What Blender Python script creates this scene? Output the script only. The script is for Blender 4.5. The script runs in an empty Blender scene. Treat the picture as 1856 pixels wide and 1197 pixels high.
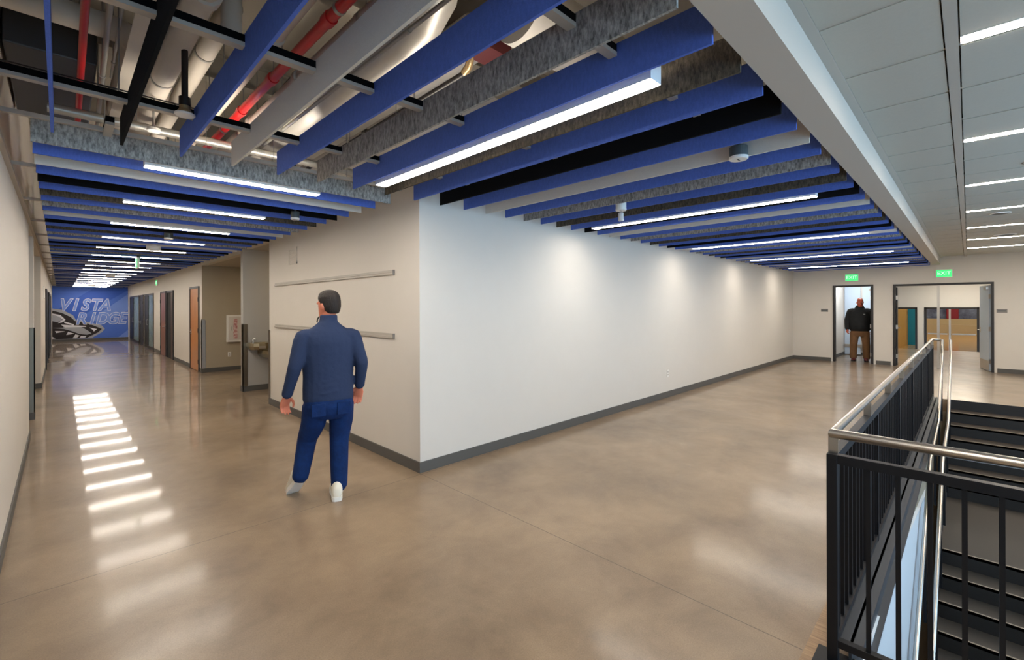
import bpy, bmesh, math, random
from mathutils import Vector, Matrix
random.seed(7)
SC = bpy.context.scene
COL = SC.collection

# ------------------------------------------------------------------ camera
IMG_W, IMG_H = 1856.0, 1197.0
FPX, CYPX, ROLL, YAW, EYE = 823.4, 555.34, 0.0031, math.pi/4 + 0.0026, 1.65
cam = bpy.data.cameras.new('camera')
cam.sensor_width = 36.0
cam.sensor_fit = 'HORIZONTAL'
cam.lens = 36.0*FPX/IMG_W
cam.shift_y = -(IMG_H/2 - CYPX)/IMG_W
cam.clip_start = 0.05
cam.clip_end = 200
camo = bpy.data.objects.new('camera', cam)
COL.objects.link(camo)
fw = Vector((math.cos(YAW), math.sin(YAW), 0)); rt = Vector((math.sin(YAW), -math.cos(YAW), 0)); up = Vector((0, 0, 1))
cr = rt*math.cos(ROLL) - up*math.sin(ROLL); cu = up*math.cos(ROLL) + rt*math.sin(ROLL)
camo.matrix_world = Matrix(((cr.x, cu.x, -fw.x, 0), (cr.y, cu.y, -fw.y, 0), (cr.z, cu.z, -fw.z, EYE), (0, 0, 0, 1)))
SC.camera = camo

# ------------------------------------------------------------------ world, exposure
world = bpy.data.worlds.new('daylight'); SC.world = world
world.use_nodes = True
bg = world.node_tree.nodes['Background']
bg.inputs[0].default_value = (0.44, 0.71, 1.0, 1)
bg.inputs[1].default_value = 6.0
SC.view_settings.view_transform = 'Standard'
SC.view_settings.look = 'None'
SC.view_settings.exposure = 0.0
SC.view_settings.gamma = 1.0
SC.view_settings.use_curve_mapping = False
LED = 58.0         # downlight strips of the baffle ceiling
LED_UP = 40.0       # their uplight slot
LED_TILE = 75.0    # recessed strips of the tile ceiling
try:
    SC.cycles.use_denoising = True
    SC.cycles.max_bounces = 8
    SC.cycles.diffuse_bounces = 5
    SC.cycles.glossy_bounces = 4
    SC.cycles.sample_clamp_indirect = 6.0
    SC.cycles.caustics_reflective = False
    SC.cycles.caustics_refractive = False
except Exception:
    pass

# ------------------------------------------------------------------ main dimensions (metres)
XC, YC = 2.527, 3.838        # corner of the projecting block
XL = -0.278                  # left wall of the mural corridor
XE = 16.10                   # end wall with the doors
YM = 31.0                    # mural wall
ZB, BH = 2.666, 0.175        # baffle underside, baffle height
PITCH = 0.3046
X0, Y0 = 2.1024, 3.7269      # baffle number 0 of the two arrays
ZCEIL, ZDECK = 2.875, 4.05

# ------------------------------------------------------------------ materials
def lin(c):
    return tuple((x/12.92 if x <= 0.04045 else ((x+0.055)/1.055)**2.4) for x in [v/255.0 for v in c])

def mat(name, rgb, rough=0.6, metal=0.0, noise=0.0, scale=8.0, bump=0.0, bscale=200.0, spec=0.5, emit=0.0, coat=0.0, rgb2=None, stretch=(1, 1, 1), trans=0.0):
    m = bpy.data.materials.new(name); m.use_nodes = True
    nt = m.node_tree; N = nt.nodes; L = nt.links
    b = N['Principled BSDF']
    c = lin(rgb)
    b.inputs['Base Color'].default_value = (*c, 1)
    b.inputs['Roughness'].default_value = rough
    b.inputs['Metallic'].default_value = metal
    b.inputs['Specular IOR Level'].default_value = spec
    if coat: b.inputs['Coat Weight'].default_value = coat
    if trans: b.inputs['Transmission Weight'].default_value = trans
    if emit:
        b.inputs['Emission Color'].default_value = (*c, 1)
        b.inputs['Emission Strength'].default_value = emit
    if noise or bump:
        tc = N.new('ShaderNodeTexCoord'); mp = N.new('ShaderNodeMapping')
        mp.inputs['Scale'].default_value = stretch
        L.new(tc.outputs['Object'], mp.inputs['Vector'])
    if noise:
        t = N.new('ShaderNodeTexNoise'); t.inputs['Scale'].default_value = scale
        t.inputs['Detail'].default_value = 6; t.inputs['Roughness'].default_value = 0.65
        L.new(mp.outputs['Vector'], t.inputs['Vector'])
        r = N.new('ShaderNodeValToRGB')
        r.color_ramp.elements[0].position = 0.32; r.color_ramp.elements[1].position = 0.68
        c2 = lin(rgb2) if rgb2 else tuple(x*(1-noise) for x in c)
        r.color_ramp.elements[0].color = (*c2, 1); r.color_ramp.elements[1].color = (*c, 1)
        L.new(t.outputs['Fac'], r.inputs['Fac'])
        L.new(r.outputs['Color'], b.inputs['Base Color'])
    if bump:
        t = N.new('ShaderNodeTexNoise'); t.inputs['Scale'].default_value = bscale
        L.new(mp.outputs['Vector'], t.inputs['Vector'])
        bp = N.new('ShaderNodeBump'); bp.inputs['Strength'].default_value = bump; bp.inputs['Distance'].default_value = 0.01
        L.new(t.outputs['Fac'], bp.inputs['Height']); L.new(bp.outputs['Normal'], b.inputs['Normal'])
    return m

def floor_mat():
    m = bpy.data.materials.new('polished concrete'); m.use_nodes = True
    nt = m.node_tree; N = nt.nodes; L = nt.links
    b = N['Principled BSDF']
    tc = N.new('ShaderNodeTexCoord')
    def noise(scale, detail, dist=0.0, rough=0.6):
        t = N.new('ShaderNodeTexNoise'); t.inputs['Scale'].default_value = scale
        t.inputs['Detail'].default_value = detail; t.inputs['Distortion'].default_value = dist
        t.inputs['Roughness'].default_value = rough
        L.new(tc.outputs['Object'], t.inputs['Vector']); return t
    def ramp(src, p0, c0, p1, c1):
        r = N.new('ShaderNodeValToRGB')
        r.color_ramp.elements[0].position = p0; r.color_ramp.elements[1].position = p1
        r.color_ramp.elements[0].color = (*c0, 1); r.color_ramp.elements[1].color = (*c1, 1)
        L.new(src.outputs['Fac'], r.inputs['Fac']); return r
    def mix(a, bb, fac, mode='MIX'):
        x = N.new('ShaderNodeMixRGB'); x.blend_type = mode
        if isinstance(fac, float): x.inputs['Fac'].default_value = fac
        else: L.new(fac.outputs[0], x.inputs['Fac'])
        L.new(a.outputs[0], x.inputs['Color1']); L.new(bb.outputs[0], x.inputs['Color2']); return x
    big = ramp(noise(0.75, 4, 0.3), 0.30, lin((104, 85, 66)), 0.70, lin((166, 142, 115)))
    mid = ramp(noise(2.2, 8, 0.35, 0.7), 0.26, lin((94, 77, 59)), 0.74, lin((172, 150, 122)))
    fine = ramp(noise(140, 3), 0.3, (0.70, 0.70, 0.70), 0.7, (1.14, 1.14, 1.14))
    c1 = mix(big, mid, 0.42)
    c2 = mix(c1, fine, 0.6, 'MULTIPLY')
    # sawn control joints of the slab
    sep = N.new('ShaderNodeSeparateXYZ'); L.new(tc.outputs['Object'], sep.inputs[0])
    def joint(axis, pos):
        s = N.new('ShaderNodeMath'); s.operation = 'SUBTRACT'; s.inputs[1].default_value = pos
        L.new(sep.outputs[axis], s.inputs[0])
        a = N.new('ShaderNodeMath'); a.operation = 'ABSOLUTE'; L.new(s.outputs[0], a.inputs[0])
        l = N.new('ShaderNodeMath'); l.operation = 'LESS_THAN'; l.inputs[1].default_value = 0.0025
        L.new(a.outputs[0], l.inputs[0]); return l
    j = None
    for ax, ps in (('X', (2.515, 7.1, 11.6)), ('Y', (3.80, 8.4, 13.2, 18.0, 23.0))):
        for p in ps:
            q = joint(ax, p)
            if j is None: j = q
            else:
                mx = N.new('ShaderNodeMath'); mx.operation = 'MAXIMUM'
                L.new(j.outputs[0], mx.inputs[0]); L.new(q.outputs[0], mx.inputs[1]); j = mx
    dark = N.new('ShaderNodeRGB'); dark.outputs[0].default_value = (*lin((84, 70, 56)), 1)
    c3 = mix(c2, dark, j)
    L.new(c3.outputs[0], b.inputs['Base Color'])
    rr = ramp(noise(1.7, 5, 0.4), 0.3, (0.34,)*3, 0.7, (0.42,)*3)
    L.new(rr.outputs[0], b.inputs['Roughness'])
    b.inputs['Specular IOR Level'].default_value = 0.40
    b.inputs['Coat Weight'].default_value = 1.0
    b.inputs['Coat IOR'].default_value = 1.16
    # the polish is worn in the open lobby and glossier down the mural corridor
    mr = N.new('ShaderNodeMapRange'); mr.inputs['From Min'].default_value = 2.6; mr.inputs['From Max'].default_value = 6.0
    mr.inputs['To Min'].default_value = 0.15; mr.inputs['To Max'].default_value = 0.045
    L.new(sep.outputs['Y'], mr.inputs['Value']); L.new(mr.outputs[0], b.inputs['Coat Roughness'])
    nb = noise(9, 3)
    bp = N.new('ShaderNodeBump'); bp.inputs['Strength'].default_value = 0.02; bp.inputs['Distance'].default_value = 0.01
    L.new(nb.outputs['Fac'], bp.inputs['Height']); L.new(bp.outputs['Normal'], b.inputs['Normal'])
    return m

M = {}
M['floor'] = floor_mat()
M['wall'] = mat('warm white paint', (214, 208, 198), 0.75, noise=0.02, scale=3, bump=0.03, bscale=500)
M['wall_beige'] = mat('beige accent paint', (172, 160, 138), 0.75, noise=0.03, scale=3, bump=0.03, bscale=500)
M['wall_grey'] = mat('pale grey paint', (176, 174, 168), 0.75, noise=0.03, scale=3)
M['base'] = mat('dark grey rubber base', (86, 84, 80), 0.55)
M['ceil_tile'] = mat('white ceiling tile', (184, 178, 164), 0.9, noise=0.04, scale=60, bump=0.15, bscale=400)
M['ceil_tee'] = mat('painted grid tee', (180, 172, 160), 0.5)
M['soffit'] = mat('soffit paint', (186, 178, 166), 0.75)
M['deck'] = mat('plenum deck paint', (150, 142, 128), 0.85, noise=0.10, scale=2)
M['steel_joist'] = mat('joist paint', (150, 143, 130), 0.7)
M['blue'] = mat('royal blue felt', (90, 118, 206), 0.95, noise=0.18, scale=90, bump=0.2, bscale=300, spec=0.2, stretch=(1, 1, 0.4))
M['white_felt'] = mat('light grey felt', (216, 212, 202), 0.95, noise=0.05, scale=90, bump=0.2, bscale=300, spec=0.2)
M['grey_felt'] = mat('heather grey felt', (190, 187, 180), 0.95, rgb2=(96, 95, 92), noise=0.5, scale=75, bump=0.3, bscale=250, spec=0.2, stretch=(1, 1, 0.35))
M['dark_felt'] = mat('dark heather felt', (106, 98, 84), 0.95, rgb2=(52, 48, 42), noise=0.5, scale=75, bump=0.3, bscale=250, spec=0.2, stretch=(1, 1, 0.35))
M['black_felt'] = mat('black felt', (16, 16, 18), 0.95, noise=0.2, scale=90, spec=0.15)
M['track_grey'] = mat('galvanised strut', (178, 172, 162), 0.45, metal=0.2)
M['track_black'] = mat('black strut slot', (8, 8, 9), 0.9, spec=0.1)
M['lamp_body'] = mat('white fixture body', (225, 226, 226), 0.4)
M['led'] = mat('led diffuser', (255, 244, 230), 0.5, emit=LED)
M['led_up'] = mat('led uplight slot', (255, 242, 225), 0.5, emit=LED_UP)
M['led_tile'] = mat('led tile diffuser', (255, 240, 222), 0.5, emit=LED_TILE)
M['wire'] = mat('steel wire', (150, 150, 150), 0.4, metal=0.8)
M['guard'] = mat('black powder coat', (10, 12, 17), 0.45, spec=0.35)
M['stainless'] = mat('brushed stainless', (205, 200, 192), 0.28, metal=1.0, noise=0.06, scale=40, stretch=(1, 1, 8))
M['bronze'] = mat('brushed guard plate', (128, 118, 102), 0.32, metal=1.0, noise=0.1, scale=30, stretch=(4, 4, 0.4))
M['stringer'] = mat('dark grey channel steel', (66, 68, 72), 0.45, metal=0.2)
M['tread'] = mat('stair tread rubber', (58, 50, 42), 0.6, noise=0.15, scale=30, stretch=(6, 1, 1))
M['riser'] = mat('stair riser rubber', (36, 33, 31), 0.6)
M['nosing'] = mat('stair nosing strip', (140, 128, 108), 0.45)
M['white_panel'] = mat('white fascia paint', (228, 230, 232), 0.5)
M['door_frame'] = mat('black door frame', (30, 27, 26), 0.45)
M['wood'] = mat('honey oak veneer', (200, 132, 62), 0.45, rgb2=(166, 102, 46), noise=0.3, scale=5, stretch=(6, 6, 0.35), coat=0.2)
M['wood_red'] = mat('reddish veneer', (150, 96, 76), 0.45, rgb2=(118, 70, 54), noise=0.3, scale=5, stretch=(6, 6, 0.35), coat=0.2)
M['dark_wood'] = mat('dark stained veneer', (70, 42, 32), 0.5, noise=0.3, scale=5, stretch=(6, 6, 0.35))
M['shade_black'] = mat('painted interior shade', (14, 13, 13), 0.8)  # shade inside an open doorway, painted as flat black
M['glass_teal'] = mat('tinted vision glass', (150, 172, 168), 0.25, rgb2=(96, 122, 120), noise=0.3, scale=4, stretch=(6, 6, 1), spec=0.6)
M['white_plastic'] = mat('white plastic', (232, 230, 224), 0.4)
M['dark_plastic'] = mat('dark grey plastic', (70, 78, 80), 0.45)
M['grey_plate'] = mat('grey sign plate', (128, 124, 120), 0.5)
M['exit_green'] = mat('lit exit green', (60, 220, 120), 0.4, emit=1.0)
M['exit_text'] = mat('lit exit letter', (190, 255, 205), 0.4, emit=1.1)
M['red_pipe'] = mat('red sprinkler pipe', (200, 28, 30), 0.35, coat=0.3)
M['maroon'] = mat('maroon primer', (66, 12, 14), 0.6)
M['white_pipe'] = mat('white pipe jacket', (206, 198, 184), 0.6, noise=0.05, scale=6)
M['grey_pipe'] = mat('galvanised conduit', (172, 170, 162), 0.35, metal=0.6)
M['duct'] = mat('galvanised duct', (206, 202, 192), 0.40, metal=0.5, noise=0.08, scale=10, bump=0.05, bscale=30)
M['black_pipe'] = mat('black iron pipe', (30, 26, 24), 0.45)
M['brass'] = mat('brass fitting', (188, 160, 116), 0.35, metal=0.7)
M['red_art'] = mat('red print', (170, 34, 36), 0.5, noise=0.5, scale=18, rgb2=(235, 220, 215))
M['fountain'] = mat('fountain steel', (176, 166, 140), 0.3, metal=0.9)
M['black_gap'] = mat('basin dark', (40, 36, 30), 0.5)
M['sweater'] = mat('navy knit', (46, 58, 86), 0.9, noise=0.12, scale=140, bump=0.55, bscale=16, spec=0.2)
M['jeans'] = mat('blue denim', (12, 46, 98), 0.85, rgb2=(10, 34, 78), noise=0.3, scale=12, bump=0.55, bscale=20, spec=0.25)
M['skin'] = mat('skin', (208, 122, 92), 0.5, noise=0.06, scale=10)
M['skin_red'] = mat('flushed skin', (186, 84, 56), 0.5, noise=0.06, scale=10)
M['hair'] = mat('dark brown hair', (34, 24, 17), 0.7, noise=0.4, scale=60, stretch=(1, 1, 0.3), bump=0.5, bscale=120)
M['shoe_white'] = mat('white trainer', (232, 226, 208), 0.6)
M['sole_white'] = mat('trainer sole', (240, 238, 230), 0.5)
M['jacket'] = mat('black jacket', (16, 18, 20), 0.75)
M['khaki'] = mat('brown trousers', (128, 92, 60), 0.85, noise=0.1, scale=15)
M['shoe_red'] = mat('dark red shoe', (96, 28, 26), 0.5)
M['eye_white'] = mat('eye white', (235, 230, 225), 0.3)
M['iris'] = mat('iris', (40, 28, 20), 0.3)
M['lip'] = mat('lip', (170, 84, 76), 0.5)
M['belt'] = mat('dark leather', (30, 24, 20), 0.5)
M['mural_blue'] = mat('mural mid blue', (72, 112, 206), 0.6)
M['mural_dark'] = mat('mural deep blue', (48, 92, 192), 0.6)
M['mural_pale'] = mat('mural pale blue', (112, 144, 220), 0.6)
M['mural_black'] = mat('mural black', (30, 22, 24), 0.6)
M['mural_white'] = mat('mural white', (232, 232, 236), 0.6)
M['mural_grey'] = mat('mural grey', (168, 170, 178), 0.6)
M['mural_text'] = mat('mural letter blue', (120, 152, 224), 0.6)
M['vest_blue'] = mat('pale blue daylight tint', (196, 212, 228), 0.4)  # daylight in the vestibule glass, put into the colour
M['gym_wood'] = mat('gym maple', (186, 146, 92), 0.15, noise=0.15, scale=3, stretch=(1, 8, 1))
M['gym_tan'] = mat('bleacher tan', (188, 166, 124), 0.5)
M['gym_red'] = mat('gym red pad', (136, 22, 30), 0.5)
M['gym_dark'] = mat('gym dark upper', (62, 64, 86), 0.6, rgb2=(120, 130, 150), noise=0.4, scale=2)
M['yellow_wood'] = mat('yellow panel', (210, 164, 74), 0.5, noise=0.1, scale=3)
M['teal'] = mat('teal paint', (22, 134, 150), 0.6)
M['trim_tan'] = mat('floor edge strip', (166, 134, 96), 0.4, rgb2=(120, 92, 62), noise=0.4, scale=6, stretch=(10, 1, 1))
M['window_alu'] = mat('dark window aluminium', (60, 60, 62), 0.4)

# ------------------------------------------------------------------ helpers
class MB:
    def __init__(s): s.v = []; s.f = []; s.smooth = []
    def add(s, vs, fs, smooth=False):
        o = len(s.v); s.v += [tuple(v) for v in vs]
        for f in fs: s.f.append([i+o for i in f]); s.smooth.append(smooth)
        return s
    def box(s, x0, x1, y0, y1, z0, z1):
        v = [(x0,y0,z0),(x1,y0,z0),(x1,y1,z0),(x0,y1,z0),(x0,y0,z1),(x1,y0,z1),(x1,y1,z1),(x0,y1,z1)]
        return s.add(v, [(0,3,2,1),(4,5,6,7),(0,1,5,4),(1,2,6,5),(2,3,7,6),(3,0,4,7)])
    def bbox(s, x0, x1, y0, y1, z0, z1, b=0.004):
        # box with its edges chamfered
        bm = bmesh.new()
        bmesh.ops.create_cube(bm, size=1.0)
        for v in bm.verts:
            v.co = Vector(((x0+x1)/2+v.co.x*(x1-x0), (y0+y1)/2+v.co.y*(y1-y0), (z0+z1)/2+v.co.z*(z1-z0)))
        bmesh.ops.bevel(bm, geom=list(bm.edges), offset=b, segments=2, profile=0.5, affect='EDGES')
        bm.verts.index_update()
        s.add([v.co[:] for v in bm.verts], [[v.index for v in f.verts] for f in bm.faces])
        bm.free(); return s
    def prism(s, pts, axis, a, b):
        # polygon extruded along an axis; pts are the two other coordinates in x,y,z order
        def mk(p, t): return {'x': (t, p[0], p[1]), 'y': (p[0], t, p[1]), 'z': (p[0], p[1], t)}[axis]
        n = len(pts)
        v = [mk(p, a) for p in pts] + [mk(p, b) for p in pts]
        f = [list(range(n))[::-1], list(range(n, 2*n))] + [[i, (i+1) % n, n+(i+1) % n, n+i] for i in range(n)]
        return s.add(v, f)
    def tube(s, path, r, n=12, rect=None, cap=True):
        path = [Vector(p) for p in path]; m = len(path)
        rs = r if isinstance(r, (list, tuple)) else [r]*m
        rings = []
        pu = None
        for i, p in enumerate(path):
            if i == 0: t = path[1]-p
            elif i == m-1: t = p-path[i-1]
            else: t = (path[i+1]-p).normalized() + (p-path[i-1]).normalized()
            t.normalize()
            ref = pu if pu is not None else (Vector((0,0,1)) if abs(t.z) < 0.9 else Vector((1,0,0)))
            u = (ref - t*ref.dot(t)).normalized(); w = t.cross(u); pu = u
            rings.append([p + (u*math.cos(2*math.pi*k/n) + w*math.sin(2*math.pi*k/n))*rs[i] for k in range(n)])
        vs = [v for q in rings for v in q]
        fs = [[i*n+k, i*n+(k+1) % n, (i+1)*n+(k+1) % n, (i+1)*n+k] for i in range(m-1) for k in range(n)]
        s.add(vs, fs, True)
        if cap:
            s.add(rings[0], [list(range(n))[::-1]]); s.add(rings[-1], [list(range(n))])
        return s
    def lathe(s, c, prof, n=20, axis='z'):
        # prof: (radius, height) from bottom to top
        vs = []
        for r, h in prof:
            for k in range(n):
                a = 2*math.pi*k/n
                d = (r*math.cos(a), r*math.sin(a), h)
                if axis == 'y': d = (d[0], h, d[1])
                if axis == 'x': d = (h, d[0], d[1])
                vs.append((c[0]+d[0], c[1]+d[1], c[2]+d[2]))
        m = len(prof)
        fs = [[i*n+k, i*n+(k+1) % n, (i+1)*n+(k+1) % n, (i+1)*n+k] for i in range(m-1) for k in range(n)]
        fs += [list(range(n))[::-1], [(m-1)*n+k for k in range(n)]]
        return s.add(vs, fs, False)
    def mesh(s, name, material):
        me = bpy.data.meshes.new(name)
        me.from_pydata(s.v, [], s.f)
        me.materials.append(material)
        me.polygons.foreach_set('use_smooth', s.smooth)
        bm = bmesh.new(); bm.from_mesh(me); bmesh.ops.recalc_face_normals(bm, faces=bm.faces); bm.to_mesh(me); bm.free()
        me.update(); return me
    def build(s, name, material, parent=None):
        return link(name, s.mesh(name, material), parent)

def link(name, data, parent=None, loc=None):
    o = bpy.data.objects.new(name, data); COL.objects.link(o)
    if parent is not None: o.parent = parent
    if loc is not None: o.location = loc
    return o
def tag(o, label, cat, group=None):
    o['label'] = label; o['category'] = cat
    if group: o['group'] = group
    return o
def thing(name, label, cat, loc=(0,0,0), rotz=0.0, group=None):
    o = link(name, None); o.location = loc; o.rotation_euler = (0, 0, rotz)
    o.empty_display_size = 0.1
    return tag(o, label, cat, group)
def struct(name, mb, m, label=None):
    o = mb.build(name, m); o['kind'] = 'structure'
    if label: o['label'] = label; o['category'] = name.split('_')[0]
    return o
def copy_tree(o, parent=None):
    c = o.copy(); COL.objects.link(c); c.parent = parent
    for ch in list(o.children): copy_tree(ch, c)
    return c
def text_mesh(name, body, size, m, mtx, depth=0.002, shear=0.0, offset=0.0, spacing=1.0, parent=None, xscale=1.0):
    cu_ = bpy.data.curves.new(name, 'FONT'); cu_.body = body; cu_.size = size; cu_.extrude = depth; cu_.shear = shear
    cu_.offset = offset; cu_.space_character = spacing; cu_.align_x = 'CENTER'; cu_.align_y = 'CENTER'; cu_.resolution_u = 3
    t = bpy.data.objects.new(name+'_src', cu_); COL.objects.link(t)
    dg = bpy.context.evaluated_depsgraph_get(); dg.update()
    me = bpy.data.meshes.new_from_object(t.evaluated_get(dg))
    bpy.data.objects.remove(t); bpy.data.curves.remove(cu_)
    me.transform(mtx @ Matrix.Diagonal((xscale, 1, 1, 1)))
    me.materials.clear(); me.materials.append(m)
    return link(name, me, parent)
# frames in which text is laid out: (text x axis, text y axis, origin)
def frame(ox, oy, oz, ax):
    ax = Vector(ax).normalized(); ay = Vector((0, 0, 1)); az = ax.cross(ay)
    return Matrix(((ax.x, ay.x, az.x, ox), (ax.y, ay.y, az.y, oy), (ax.z, ay.z, az.z, oz), (0, 0, 0, 1)))

# ================================================================== STRUCTURE
ST_X0, ST_X1, ST_Y0, ST_Y1 = 2.62, 11.0, -2.3, 0.395      # stair opening in the floor
fl = MB()
for r in [(-5, ST_X0, -3.4, YC), (-1.8, 6.2, YC, YM+0.1), (ST_X0, XE+6.6, ST_Y1, YC), (18.6, XE+6.6, YC, 4.75), (ST_X1, XE+6.6, -2.3, ST_Y1), (ST_X0, ST_X1, -3.4, ST_Y0)]:
    fl.box(r[0], r[1], r[2], r[3], -0.22, 0.0)
struct('floor', fl, M['floor'])
struct('trim_1', MB().box(2.40, 10.9, 0.45, 0.56, -0.002, 0.003), M['trim_tan'])

# block that splits the two corridors
struct('wall_corner', MB().prism([(XC, YC), (XE+0.15, YC), (XE+0.15, YC+0.2), (5.3, YC+0.2), (5.3, 8.4), (XC, 8.4)], 'z', 0, ZDECK), M['wall'])
# wall of the mural corridor, right-hand side: fountain partition, recess, long door wall
struct('wall_partition', MB().box(XC, 5.2, 9.97, 10.12, 0, ZDECK), M['wall_grey'])
struct('wall_recess', MB().box(XC+0.004, 6.0, 13.6, 13.75, 0, 2.70), M['wall_beige'])
wr = MB().box(XC, XC+0.16, 13.604, YM, 0, ZDECK).box(XC, XC+0.12, 8.4, 9.97, 2.78, ZDECK).box(XC, XC+0.12, 10.12, 13.604, 2.70, ZDECK)
struct('wall_right', wr, M['wall'])
struct('wall_recess_back', MB().box(5.2, 5.3, 8.4, 13.75, 0, ZDECK), M['wall_beige'])
struct('ceiling_recess', MB().box(XC+0.12, 5.2, 10.12, 13.6, 2.70, 2.76), M['soffit'])
struct('ceiling_alcove', MB().box(XC+0.12, 5.2, 8.4, 9.97, 2.78, 2.84), M['soffit'])
# left wall with two recesses
wl = MB().box(XL-0.2, XL, 2.2, 8.3, 0, ZDECK).box(XL-1.4, XL, 9.72, 9.9, 0, ZDECK).box(XL-0.2, XL, 13.4, YM, 0, ZDECK)
wl.box(XL-0.2, XL, 8.3, 13.4, 2.70, ZDECK).box(XL-1.6, XL-1.4, 8.0, 13.6, 0, ZDECK).box(XL-1.4, XL-.2, 8.0, 8.3, 0, ZDECK)
wl.box(XL-1.4, XL-.2, 8.3, 13.4, 2.70, 2.76).box(XL-1.4, XL-.2, 13.4, 13.6, 0, ZDECK)
struct('wall_left', wl, M['wall'])
struct('wall_mural', MB().box(XL-0.2, XC+0.2, YM, YM+0.15, 0, ZDECK), M['wall'])
# end wall with two openings
D1 = (1.875, 2.815, 2.225); D2 = (-0.435, 1.455, 2.21)
we = MB()
for y0, y1, z0, z1 in [(-2.45, D2[0], 0, ZDECK), (D2[0], D2[1], D2[2], ZDECK), (D2[1], D1[0], 0, ZDECK), (D1[0], D1[1], D1[2], ZDECK), (D1[1], YC, 0, ZDECK)]:
    we.box(XE, XE+0.15, y0, y1, z0, z1)
struct('wall_end', we, M['wall'])
# soffit beam
struct('trim_2', MB().box(-5, XE, 0.515, 0.670, 2.692, ZDECK), M['soffit'])
# deck above the open plenum
struct('ceiling_deck', MB().box(-5, XE+0.2, -3.6, YM+0.2, ZDECK, ZDECK+0.12), M['deck'])
# outer walls behind the camera, with a window band on the stair side
ws = MB()
WX0, WX1, WZ0, WZ1 = -1.5, 8.5, 0.35, 2.60
ws.box(-5, WX0, -3.4, -3.25, -4.2, ZDECK).box(WX1, XE+0.2, -3.4, -3.25, -4.2, ZDECK).box(WX0, WX1, -3.4, -3.25, WZ1, ZDECK).box(WX0, WX1, -3.4, -3.25, -4.2, WZ0)
struct('wall_outer', ws, M['wall'])
struct('wall_rear', MB().box(-5.15, -5, -3.4, YC, 0, ZDECK).box(-5, XL-.2, 2.2, 2.4, 0, ZDECK), M['wall'])
wf = MB()
for i in range(6):
    x = WX0 + i*(WX1-WX0)/5
    wf.box(x-0.03, x+0.03, -3.36, -3.29, WZ0, WZ1)
wf.box(WX0, WX1, -3.36, -3.29, WZ0, WZ0+0.05).box(WX0, WX1, -3.36, -3.29, WZ1-0.05, WZ1)
struct('window_1', wf, M['window_alu'])
# stair well below the floor
sw = MB().box(ST_X0-0.3, ST_X1+0.2, 0.40, 0.50, -4.2, -0.22).box(ST_X0-0.4, ST_X0-0.02, -3.4, 0.5, -4.2, -0.22).box(ST_X1, ST_X1+0.2, -3.4, 0.5, -4.2, -0.22)
struct('wall_stairwell', sw, M['wall_beige'])
struct('floor_lower', MB().box(-2, ST_X1+0.2, -3.4, 0.5, -4.3, -4.2), M['floor'])

# baseboards
bb = 0.105; bt = 0.012
struct('baseboard_corner', MB().box(XC-bt, XC, YC-bt, 8.4, 0, bb).box(XC, XE, YC-bt, YC, 0, bb).box(XC-bt, 4.6, 8.4, 8.4+bt, 0, bb), M['base'])
b = MB().box(XC-bt, XC, 15.02, 17.5, 0, bb).box(XC-bt, XC, 20.2, 21.8, 0, bb).box(XC-bt, XC, 13.6, 13.80, 0, bb)
b.box(XC-bt, 6.0, 13.6-bt, 13.6, 0, bb).box(XC-bt, 5.2, 9.97-bt, 9.97, 0, bb).box(XC-bt, XC, 9.97-bt, 10.12, 0, bb)
struct('baseboard_right', b, M['base'])
struct('baseboard_left', MB().box(XL, XL+bt, 2.2, 8.3, 0, bb).box(XL-1.4, XL+bt, 9.72-bt, 9.72, 0, bb).box(XL, XL+bt, 9.72, 9.9, 0, bb).box(XL-1.4, XL+bt, 13.4-bt, 13.4, 0, bb).box(XL, XL+bt, 13.4, 16.9, 0, bb), M['base'])
struct('baseboard_mural', MB().box(XL, XC, YM-bt, YM, 0, bb), M['base'])
struct('baseboard_end', MB().box(XE-bt, XE, D1[1]+.05, YC-bt, 0, bb).box(XE-bt, XE, D2[1]+.05, D1[0]-.05, 0, bb).box(XE-bt, XE, -2.3, D2[0]-.05, 0, bb), M['base'])

# ------------------------------------------------------------------ tile ceiling on the stair side
ceil = struct('ceiling', MB().box(-5, XE, -3.4, 0.515, ZCEIL+0.03, ZCEIL+0.10), M['ceil_tile'])
TX0 = 2.40 - 0.6096*8
cols = [(0.075, 0.475), (-1.16, 0.030)]
tile_meshes = [MB().box(0.012, 0.5976, c[0]+0.006, c[1]-0.006, ZCEIL-0.001, ZCEIL+0.02).mesh('tile', M['ceil_tile']) for c in cols]
tees = MB()
nt_ = int((XE-TX0)/0.6096)+1
light_rows = []
for i in range(nt_):
    x = TX0 + i*0.6096
    if x < -4.9: continue
    tees.box(x-0.012, x+0.012, -1.16, 0.475, ZCEIL+0.003, ZCEIL+0.025)
    if x > XE-0.61: continue
    islight = (i-8) % 3 == 1
    if x > 0.3:
        link('tile', tile_meshes[0], ceil, (x, 0, 0))
        link('tile', tile_meshes[1], ceil, (x, 0, 0))
tees.box(-5, XE, 0.030, 0.075, ZCEIL-0.004, ZCEIL+0.025).box(-5, XE, 0.470, 0.517, ZCEIL-0.004, ZCEIL+0.028)
tees.box(-5, XE, -1.20, -1.155, ZCEIL-0.004, ZCEIL+0.025)
tees.build('grid_tee', M['ceil_tee'], ceil)

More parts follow.
